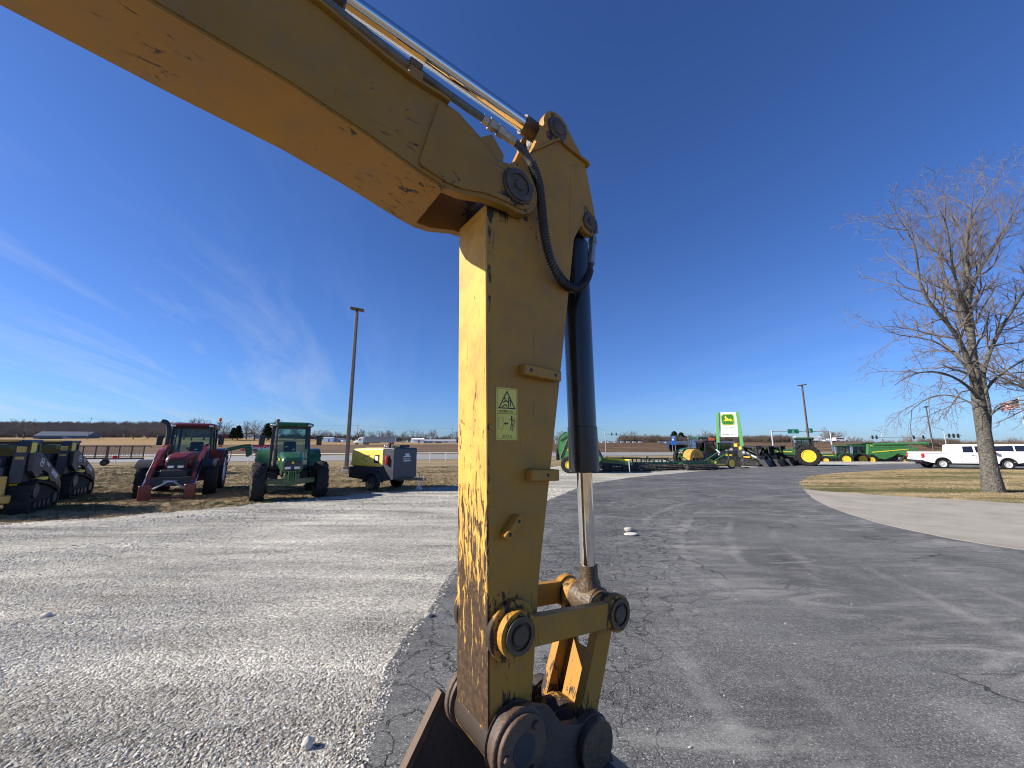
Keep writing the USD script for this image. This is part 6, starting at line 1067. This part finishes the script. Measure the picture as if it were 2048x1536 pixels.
# ---------------------------------------------------------------- trees
mat('bark_near', (0.100, 0.092, 0.078), rough=0.95, var=0.75, scale=14, bump=0.05, bscale=18, spec=0.1)
mat('twig_near', (0.125, 0.098, 0.080), rough=0.9, var=0.3, scale=2)
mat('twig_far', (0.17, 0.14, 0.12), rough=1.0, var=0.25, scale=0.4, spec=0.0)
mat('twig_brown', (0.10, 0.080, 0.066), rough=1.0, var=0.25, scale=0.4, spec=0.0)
mat('conifer_needles', (0.022, 0.034, 0.018), rough=1.0, var=0.35, scale=1.5, spec=0.0)
def unit(v): return v / (np.linalg.norm(v) + 1e-9)
def grow(out, p, d, L, r, lv, R, droop, nsub, up=0.25, seg=5, wob=0.16, minr=0.004):
    P = [p]; dd = d.copy(); st = L / seg
    for k in range(seg):
        dd = unit(dd + R.normal(0, wob, 3) + np.array([0, 0, up - droop * (1 - k / seg)]) * 0.35); P.append(P[-1] + dd * st)
    P = np.array(P); rr = np.maximum(np.linspace(r, r * (0.35 if lv else 0.45), seg + 1), minr); out[lv if lv < len(out) else -1].append((P, rr))
    if lv + 1 >= len(nsub): return
    n = nsub[lv + 1]; a0 = R.uniform(0, 6.28)
    for k in range(n):
        t = (0.22 + 0.78 * (k + R.uniform(0.1, 0.9)) / n) * seg; i = min(int(t), seg - 1); q = P[i] + (P[i + 1] - P[i]) * (t - i); ax = unit(P[i + 1] - P[i])
        s = unit(np.cross(ax, [0.3, 0.2, 0.9])); w = np.cross(ax, s); an = a0 + k * 2.4; spread = R.uniform(0.55, 1.05)
        nd = unit(ax * math.cos(spread) + (s * math.cos(an) + w * math.sin(an)) * math.sin(spread))
        grow(out, q, nd, L * R.uniform(0.34, 0.58) * (1.12 - 0.5 * t / seg), rr[i] * 0.55, lv + 1, R, droop, nsub, up, max(3, seg - 1), wob * 1.15, minr)
def sticks(lst, n): return trimesh.util.concatenate([tube(P, r, n, False) for P, r in lst])
def near_tree(label, base, lead, name='bare_tree', seed=3, nsub=(0, 9, 7, 5), tr=None):
    t = thing(name, label, 'tree', (base[0], base[1], 0.0), 0); R = np.random.default_rng(seed)
    trunk = [tube(smoothline(P, 22), np.interp(np.linspace(0, 1, 22), np.linspace(0, 1, len(r)), r), 16) for P, r in tr]
    for m in trunk[:1]:
        v = m.vertices; m.vertices = v + (meshkit.fbm(v * [3.2, 3.2, 1.4], 4, 5)[:, None] - 0.5) * 0.10 * np.array([1, 1, 0.2])
    obj(t, 'trunk', trunk, 'bark_near', smooth=60)
    out = [[], [], [], []]
    for P, r0, L, droop, up in lead:
        S = smoothline(P, 14); rr = 0.012 + (r0 * 0.9 - 0.012) * (1 - np.linspace(0, 1, 14)) ** 1.25; out[0].append((S, rr)); k0 = 0
        n = int(L * (1.6 if up > 0.25 else 0.8))
        for k in range(n):
            tt = 1.5 + 11.2 * (k + R.uniform(0, 1)) / n; i = int(tt); q = S[i] + (S[i + 1] - S[i]) * (tt - i); ax = unit(S[i + 1] - S[i]); s = unit(np.cross(ax, [0.1, 0.9, 0.2])); w = np.cross(ax, s); an = k * 2.4 + R.uniform(-.4, .4); sp = R.uniform(0.55, 1.0)
            nd = unit(ax * math.cos(sp) + (s * math.cos(an) + w * math.sin(an)) * math.sin(sp)); grow(out, q, nd, R.uniform(1.3, 2.9) * (1.1 - 0.45 * tt / 13), rr[i] * 0.42 + 0.006, 1, R, droop, nsub, up, 5, 0.17, 0.0045)
    obj(t, 'limbs', [sticks(out[0], 8)], 'bark_near', smooth=60)
    obj(t, 'crown', [sticks(out[1], 5), sticks(out[2], 4), sticks(out[3], 3)], 'twig_near', smooth=60)
    return t
gb = G(1987, 986)
def L3(px, dy): # the outline of a limb, each point at its own distance from the trunk's plane
    return [AT(u, v, gb[1] + d) - [gb[0], gb[1], 0] for (u, v), d in zip(px, dy)]
tr = [(L3([(1989, 992), (1981, 950), (1973, 900), (1966, 855), (1957, 800), (1946, 720), (1941, 650)], [0, 0, 0, 0, 0, .1, .2]), [0.345, 0.245, 0.215, 0.205, 0.17, 0.135, 0.115]),
      (L3([(1978, 905), (1972, 860), (1973, 820), (1968, 780), (1966, 740)], [0, .3, .5, .8, 1.0]), [0.12, 0.15, 0.14, 0.11, 0.09])]
leads = [(L3([(1941, 660), (1936, 590), (1934, 520), (1938, 450), (1962, 400), (1996, 352)], [.2, .3, .3, .2, 0, -.2]), 0.15, 15, 0.1, 0.5),
         (L3([(1958, 805), (1935, 720), (1902, 655), (1862, 610), (1838, 560), (1832, 500), (1800, 440), (1778, 400)], [0, -.4, -.8, -1.1, -1.2, -1.3, -1.5, -1.6]), 0.13, 16, 0.3, 0.4),
         (L3([(1946, 720), (1928, 640), (1900, 580), (1880, 520), (1866, 460), (1846, 400)], [.1, .6, 1.0, 1.3, 1.5, 1.6]), 0.11, 15, 0.1, 0.5),
         (L3([(1940, 655), (1925, 600), (1905, 530), (1895, 460), (1880, 420)], [.2, -.6, -1.2, -1.5, -1.8]), 0.10, 12, 0.1, 0.5),
         (L3([(1966, 745), (1990, 680), (2025, 620), (2062, 560), (2090, 480)], [1, 1.4, 1.6, 1.8, 2.0]), 0.11, 14, 0.1, 0.4),
         (L3([(1938, 600), (1960, 540), (1995, 480), (2030, 420), (2048, 370)], [.3, .8, 1.2, 1.5, 1.7]), 0.09, 12, 0.1, 0.5),
         (L3([(1957, 800), (1925, 765), (1880, 745), (1830, 748), (1790, 770)], [0, -.6, -.9, -1.2, -1.5]), 0.075, 9, 0.7, 0.0),
         (L3([(1962, 835), (1930, 800), (1890, 790), (1850, 800), (1812, 830)], [0, .4, .8, 1.0, 1.2]), 0.05, 8, 0.8, 0.0),
         (L3([(1952, 770), (1910, 710), (1860, 680), (1800, 670), (1755, 640)], [0, .6, 1.1, 1.4, 1.6]), 0.075, 10, 0.5, 0.1),
         (L3([(1972, 850), (2010, 810), (2050, 800), (2100, 815)], [0, -.5, -.8, -1]), 0.05, 7, 0.7, 0.0),
         (L3([(1968, 790), (2000, 750), (2050, 720), (2110, 700)], [.5, 0, -.5, -.8]), 0.07, 9, 0.4, 0.1)]
near_tree('large bare tree on the lawn in front of the white pickup', gb, leads, seed=11, tr=tr)
b2 = (gb[0] + 7.2, gb[1] + 1.5)
def off(pts): return [np.array(p) for p in pts]
tr2 = [(off([(0, 0, -0.1), (0.05, 0, 1.5), (0, 0.1, 3.0), (-0.1, 0.1, 5.0)]), [0.45, 0.34, 0.30, 0.20])]
leads2 = [(off([(-0.1, 0.1, 5), (-0.3, 0, 7), (-0.4, 0.2, 9), (-0.2, 0, 11)]), 0.18, 14, 0.2, 0.4)] + [(off([(0, 0.1, 2.6 + 0.5 * k), (math.cos(a) * 1.6, math.sin(a) * 1.6, 3.9 + 0.55 * k), (math.cos(a) * 3.2, math.sin(a) * 3.2, 5.0 + 0.7 * k), (math.cos(a) * 4.6, math.sin(a) * 4.6, 6.2 + 0.75 * k)]), 0.10, 12, 0.3, 0.3) for k, a in enumerate((3.0, 4.2, 2.2, 3.6, 0.8, 5.4))]
near_tree('second bare tree just outside the right edge, its twigs reaching in', b2, leads2, seed=23, tr=tr2)
# distant bare trees: a few kinds, each placed as its own tree
def far_mesh(seed, H, spread, nsub, minr):
    R = np.random.default_rng(seed); out = [[], [], [], []]; trunk = [np.array([0, 0, -0.3]), np.array([R.normal(0, .1), R.normal(0, .1), H * 0.16]), np.array([R.normal(0, .25), R.normal(0, .25), H * 0.34])]
    out[0].append((np.array(trunk), np.array([0.30, 0.24, 0.20]) * H / 11))
    for k in range(7):
        a = k * 2.4 + R.uniform(-.4, .4); el = R.uniform(0.35, 1.15) / spread; q = trunk[1] + (trunk[2] - trunk[1]) * R.uniform(0.1, 1); d = unit(np.array([math.cos(a) * math.cos(el), math.sin(a) * math.cos(el), math.sin(el)]))
        grow(out, q, d, H * R.uniform(0.42, 0.62), 0.12 * H / 11, 1, R, 0.0, nsub, 0.42, 5, 0.13, minr)
    return sticks(out[0], 6), trimesh.util.concatenate([sticks(out[1], 4), sticks(out[2], 3), sticks(out[3], 3)])
kinds = [far_mesh(100 + k, 11, s, (0, 7, 8, 7), 0.034) for k, s in enumerate((0.9, 1.1, 1.0, 0.8))]
protos = {}
def conifer_mesh(seed):
    R = np.random.default_rng(seed); V, F = [], []; n = 0
    for k in range(1500):
        h = R.uniform(0.05, 1) ** 0.8; rr = 2.3 * (1 - h) ** 0.75 * R.uniform(0.5, 1.05) + 0.1; a = R.uniform(0, 6.28); c = np.array([rr * math.cos(a), rr * math.sin(a), 0.5 + 6.5 * h]); s = 0.40
        V += [c + R.normal(0, s, 3) * [1, 1, .5] for _ in range(3)]; F.append([n, n + 1, n + 2]); n += 3
    return cyl((0, 0, 0), (0, 0, 6), 0.18, 8, 0.05), trimesh.Trimesh(V, F, process=False)
kinds.append(conifer_mesh(5))
def far_tree(label, u, v_top, y, kind, tone='twig_far', group=None, rz=None):
    top = AT(u, v_top, y); zb = float(hz(top[0], top[1])); H = max(2.0, top[2] - zb); sc_ = H / (10.6 if kind < 4 else 7.0); wide = 1.0 if kind == 4 else (1.25, 1.5, 1.1, 1.35)[kind]
    rz = (u * 37) % 360 if rz is None else rz
    if (kind, tone) not in protos:
        t = thing('conifer' if kind == 4 else 'far_bare_tree', label, 'tree', (top[0], top[1], zb), rz, group)
        t.GetAttribute('xformOp:scale').Set(Gf.Vec3f(sc_ * wide, sc_ * wide, sc_))
        obj(t, 'trunk', [kinds[kind][0]], 'twig_brown'); obj(t, 'crown', [kinds[kind][1]], 'conifer_needles' if kind == 4 else tone, smooth=False); protos[(kind, tone)] = t
    else:
        dup(protos[(kind, tone)], (top[0], top[1], zb), rz, label, group, sc_).GetAttribute('xformOp:scale').Set(Gf.Vec3f(sc_ * wide, sc_ * wide, sc_))
fg = 'bare winter trees along the far edge of the fields'
MARK = [(0, 'left picture edge'), (150, 'blue grey roofed farm building'), (360, 'red tractor cab'), (575, 'green tractor cab'), (700, 'brown light pole'), (765, 'grey trailer truck'), (845, 'long white building'), (1100, 'round baler'), (1290, 'overpass abutment'), (1400, 'orange box'), (1540, 'left gantry post'), (1664, 'right gantry post'), (1800, 'combine harvester tube'), (2010, 'lawn tree trunk')]
count = {}
for k, (u, v, y) in enumerate([(55, 838, 330), (95, 850, 335), (200, 852, 325), (232, 854, 320), (270, 852, 318), (300, 850, 330), (330, 850, 320), (372, 842, 310), (388, 836, 300), (412, 837, 305), (452, 840, 300), (496, 846, 315), (512, 842, 300), (540, 845, 310), (556, 838, 300), (592, 852, 320), (632, 860, 330), (655, 858, 330), (676, 862, 340), (725, 856, 330), (741, 862, 340), (770, 858, 320), (782, 860, 325), (808, 862, 330), (832, 860, 335), (852, 862, 340), (866, 858, 335), (898, 866, 350), (912, 862, 350), (1110, 862, 350), (1125, 860, 330), (1245, 864, 330), (1262, 862, 325), (1283, 866, 330), (1297, 866, 335), (1415, 859, 300), (1432, 866, 310), (1562, 868, 340), (1650, 862, 300), (1660, 856, 290), (1678, 862, 290), (1706, 872, 330), (1722, 874, 340), (1815, 870, 300), (1840, 874, 320), (2020, 872, 280)]):
    mk = [m for x_, m in MARK if x_ <= u][-1]; count[mk] = count.get(mk, -1) + 1
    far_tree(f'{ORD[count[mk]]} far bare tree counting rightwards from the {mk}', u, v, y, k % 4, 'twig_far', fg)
for u, v, y, lab in ((478, 852, 300, 'broad dark conifer between the two left tractors, left of its taller neighbour'), (537, 848, 295, 'tall dark conifer right behind the green tractor cab'), (1362, 866, 320, 'dark conifer poking out of the woods right of the blue sign'), (1348, 864, 315, 'slim dark conifer straight above the blue road sign'), (468, 856, 305, 'small dark conifer beside the red brick house')):
    far_tree(lab, u, v, y, 4)
# woods that read as one mass
def woods(name, label, n, sampler, tone, seed, smin, smax):
    R = np.random.default_rng(seed); P = np.array([sampler(R) for _ in range(n)]); P = np.c_[P, hz(P[:, 0], P[:, 1]) - 0.3]
    an = R.uniform(0, 2 * np.pi, n) / 2; q = np.zeros((n, 4)); q[:, 0] = np.cos(an); q[:, 3] = np.sin(an); s = R.uniform(smin, smax, n)
    ms = [trimesh.util.concatenate([a, b]) for a, b in kinds[:4]]
    instancer(name, ms, [tone] * 4, P, R.integers(0, 4, n), np.c_[s, s, s], q, 'stuff', label, 'woods')
def pol(R, u0, u1, y0, y1):
    u = R.uniform(u0, u1); y = R.uniform(y0, y1); return ((u - 1024) / FPX * y * 1.0, y)
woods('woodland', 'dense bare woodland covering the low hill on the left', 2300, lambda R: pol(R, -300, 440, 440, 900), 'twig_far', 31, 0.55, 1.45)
woods('woodland', 'band of bare woods closing the fields left of the excavator stick', 650, lambda R: pol(R, 400, 1000, 420, 560), 'twig_brown', 32, 0.5, 0.9)
woods('woodland', 'brown bare woods behind the overpass and the dealer sign', 1000, lambda R: pol(R, 1240, 1570, 300, 420), 'twig_brown', 33, 0.85, 1.2)
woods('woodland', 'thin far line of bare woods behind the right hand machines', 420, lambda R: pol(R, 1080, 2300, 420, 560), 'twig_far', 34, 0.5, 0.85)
woods('woodland', 'brown copse seen over the bed of the white pickup', 90, lambda R: pol(R, 1835, 1905, 240, 300), 'twig_brown', 35, 0.65, 0.85)
woods('hedge', 'low brown scrub line at the foot of the wooded hill', 500, lambda R: pol(R, -300, 640, 425, 450), 'twig_brown', 36, 0.25, 0.55)
# ---------------------------------------------------------------- loose stones and dry grass
def stone(seed, flatn):
    R = np.random.default_rng(seed); p = R.normal(0, 1, (14, 3)); p /= np.linalg.norm(p, axis=1, keepdims=True); p *= R.uniform(0.75, 1.1, (14, 1)); m = trimesh.convex.convex_hull(p * [1.15, 0.9, flatn]); return m
R = np.random.default_rng(77)
pts, sizes = [], []
gpoly, apoly = GRAV, ASPH.buffer(-0.10)

def inside(poly, P): return shapely.contains_xy(poly, P[:, 0], P[:, 1])
for y0, y1, dens, s0, s1 in ((2.3, 4.2, 4600, 0.0045, 0.015), (4.2, 6.5, 2300, 0.005, 0.017), (6.5, 10, 800, 0.007, 0.022), (10, 17, 200, 0.012, 0.040)):
    x0, x1 = -1.45 * y1 - 0.5, 0.2 * y1; n = int(dens * (y1 - y0) * (x1 - x0)); P = np.c_[R.uniform(x0, x1, n), R.uniform(y0, y1, n)]
    P = P[(P[:, 0] > -1.5 * P[:, 1] - 0.4)]; P = P[inside(gpoly.difference(apoly), P)]
    c, s = math.cos(math.radians(-42)), math.sin(math.radians(-42)); q = np.stack([(c * P[:, 0] - s * P[:, 1]) * 0.3, (s * P[:, 0] + c * P[:, 1]) * 1.5, np.zeros(len(P))], 1)
    keep = R.uniform(0, 1, len(P)) < np.clip((meshkit.fbm(q, 3, 4) - 0.34) * 4.2, 0.12, 1); P = P[keep]
    pts.append(P); sizes.append(s0 + (s1 - s0) * R.power(0.45, len(P)) ** 1.6)
P = np.vstack(pts); S = np.concatenate(sizes); n = len(P)
edge = np.array([shapely.distance(ASPH, Point(*p)) for p in P[:0]])
zz = np.where(inside(ASPH, P), 0.028, 0.012) + S * 0.22
fl = R.uniform(0.5, 0.85, n)
instancer('gravel_stones', [stone(i, 0.62) for i in range(8)], ['stone_pale', 'stone_light', 'stone_grey', 'stone_tan', 'stone_pale', 'stone_light', 'stone_pale', 'stone_light'], np.c_[P, zz], R.integers(0, 8, n), np.c_[S, S * R.uniform(0.8, 1.1, n), S * fl], quats_z(n, 0.16), 'stuff', 'loose crushed limestone stones covering the gravel lot', 'gravel')
# pebbles scattered over the asphalt
P = np.c_[R.uniform(-1, 14, 5200), R.uniform(2.5, 14, 5200)]; P = P[inside(ASPH, P)]; w = np.exp(-np.maximum(0, P[:, 0] - 0.1 * P[:, 1]) / 1.1) + 0.035; P = P[R.uniform(0, 1, len(P)) < w]; S = 0.003 + 0.009 * R.power(0.5, len(P)); n = len(P)
instancer('stray_pebbles', [stone(i + 20, 0.62) for i in range(4)], ['stone_pale', 'stone_light', 'stone_grey', 'stone_tan'], np.c_[P, np.full(n, 0.028) + S * 0.3], R.integers(0, 4, n), np.c_[S, S, S * 0.7], quats_z(n, 0.2), 'stuff', 'small pale pebbles strewn over the asphalt', 'pebbles')
def boulder(name, label, u, v, z, sx, sy, sz, mt, seed):
    g = G(u, v, z); m = trimesh.creation.icosphere(3, 1.0); vv = m.vertices; m.vertices = vv * (0.72 + 0.5 * meshkit.fbm(vv * 1.6 + seed * 9, 4, seed)[:, None]) * [sx, sy, sz]
    t = obj(None, name, m.apply_translation([g[0], g[1], z + sz * 0.5]), mt, smooth=25); keys(t, label, 'stone')
boulder('gravel_rock', 'fist sized pale rock standing out of the gravel at the bottom left', 614, 1496, 0.012, 0.035, 0.03, 0.045, 'stone_light', 3)
boulder('broken_stone', 'flat broken pale stone lying alone on the asphalt behind the arm', 1262, 1070, 0.03, 0.15, 0.10, 0.035, 'stone_light', 4)
boulder('broken_stone', 'tan stone chunk behind the flat one lying on the asphalt', 1258, 1062, 0.03, 0.11, 0.08, 0.06, 'stone_grey', 6)
boulder('gravel_rock', 'low grey rock half sunk in the gravel on the left', 92, 1233, 0.012, 0.05, 0.045, 0.03, 'stone_tan', 7)
boulder('dark_rock', 'small dark rock lying at the gravel and asphalt seam', 856, 1233, 0.03, 0.045, 0.04, 0.03, 'stone_grey', 8)
# tufts of dry grass
def tuft(seed, nb, h, sp):
    R2 = np.random.default_rng(seed); V, F = [], []
    for k in range(nb):
        a = R2.uniform(0, 6.28); b = np.array([R2.normal(0, sp), R2.normal(0, sp), 0]); d = np.array([math.cos(a), math.sin(a), 0]); w = np.array([-d[1], d[0], 0]) * 0.006; hh = h * R2.uniform(0.5, 1.1); ln = R2.uniform(0.2, 1.0) * hh; n = len(V)
        V += [b - w, b + w, b + d * ln * 0.4 + [0, 0, hh * 0.7], b + d * ln + [0, 0, hh]]; F += [[n, n + 1, n + 2], [n + 2, n + 1, n + 3]]
    return trimesh.Trimesh(V, F, process=False)
for nm, c in (('grass_straw', (0.36, 0.275, 0.16)), ('grass_tan', (0.23, 0.172, 0.096)), ('grass_olive', (0.105, 0.10, 0.044))):
    mat(nm, c, rough=1.0, var=0.3, scale=3, spec=0.05)
def tufts(name, label, poly, P, seed, h=0.055):
    R2 = np.random.default_rng(seed); P = P[inside(poly, P)]; n = len(P); S = R2.uniform(0.6, 1.4, n)
    band = meshkit.fbm(np.c_[P[:, 0] * 0.16, P[:, 1] * 0.75, np.zeros(n)], 4, 12); idx = np.where(band < 0.44, 2, np.where(R2.uniform(0, 1, n) < 0.55, 0, 1)); idx = idx + 3 * R2.integers(0, 2, n)
    instancer(name, [tuft(i, 14, h, 0.05) for i in range(6)], ['grass_straw', 'grass_tan', 'grass_olive'] * 2, np.c_[P, np.full(n, 0.0)], idx, np.c_[S, S, S], quats_z(n), 'stuff', label, 'grass')
N = 60000; P = np.c_[R.uniform(-34, 6, N), R.uniform(8, 34, N)]; dd = np.exp(-(P[:, 1] - 8) / 16); P = P[R.uniform(0, 1, N) < dd]
tufts('dry_grass', 'short dry brown grass around the parked machines on the left', Polygon([(-40, 6), (10, 6), (10, 40), (-40, 40)]).difference(GRAV.buffer(-0.25)).difference(ASPH.buffer(0.05)), P, 41)
P = np.c_[R.uniform(11, 40, 52000), R.uniform(11, 32, 52000)]
tufts('lawn_grass', 'short straw and olive grass of the lawn around the bare tree', ISL, P, 42, 0.06)
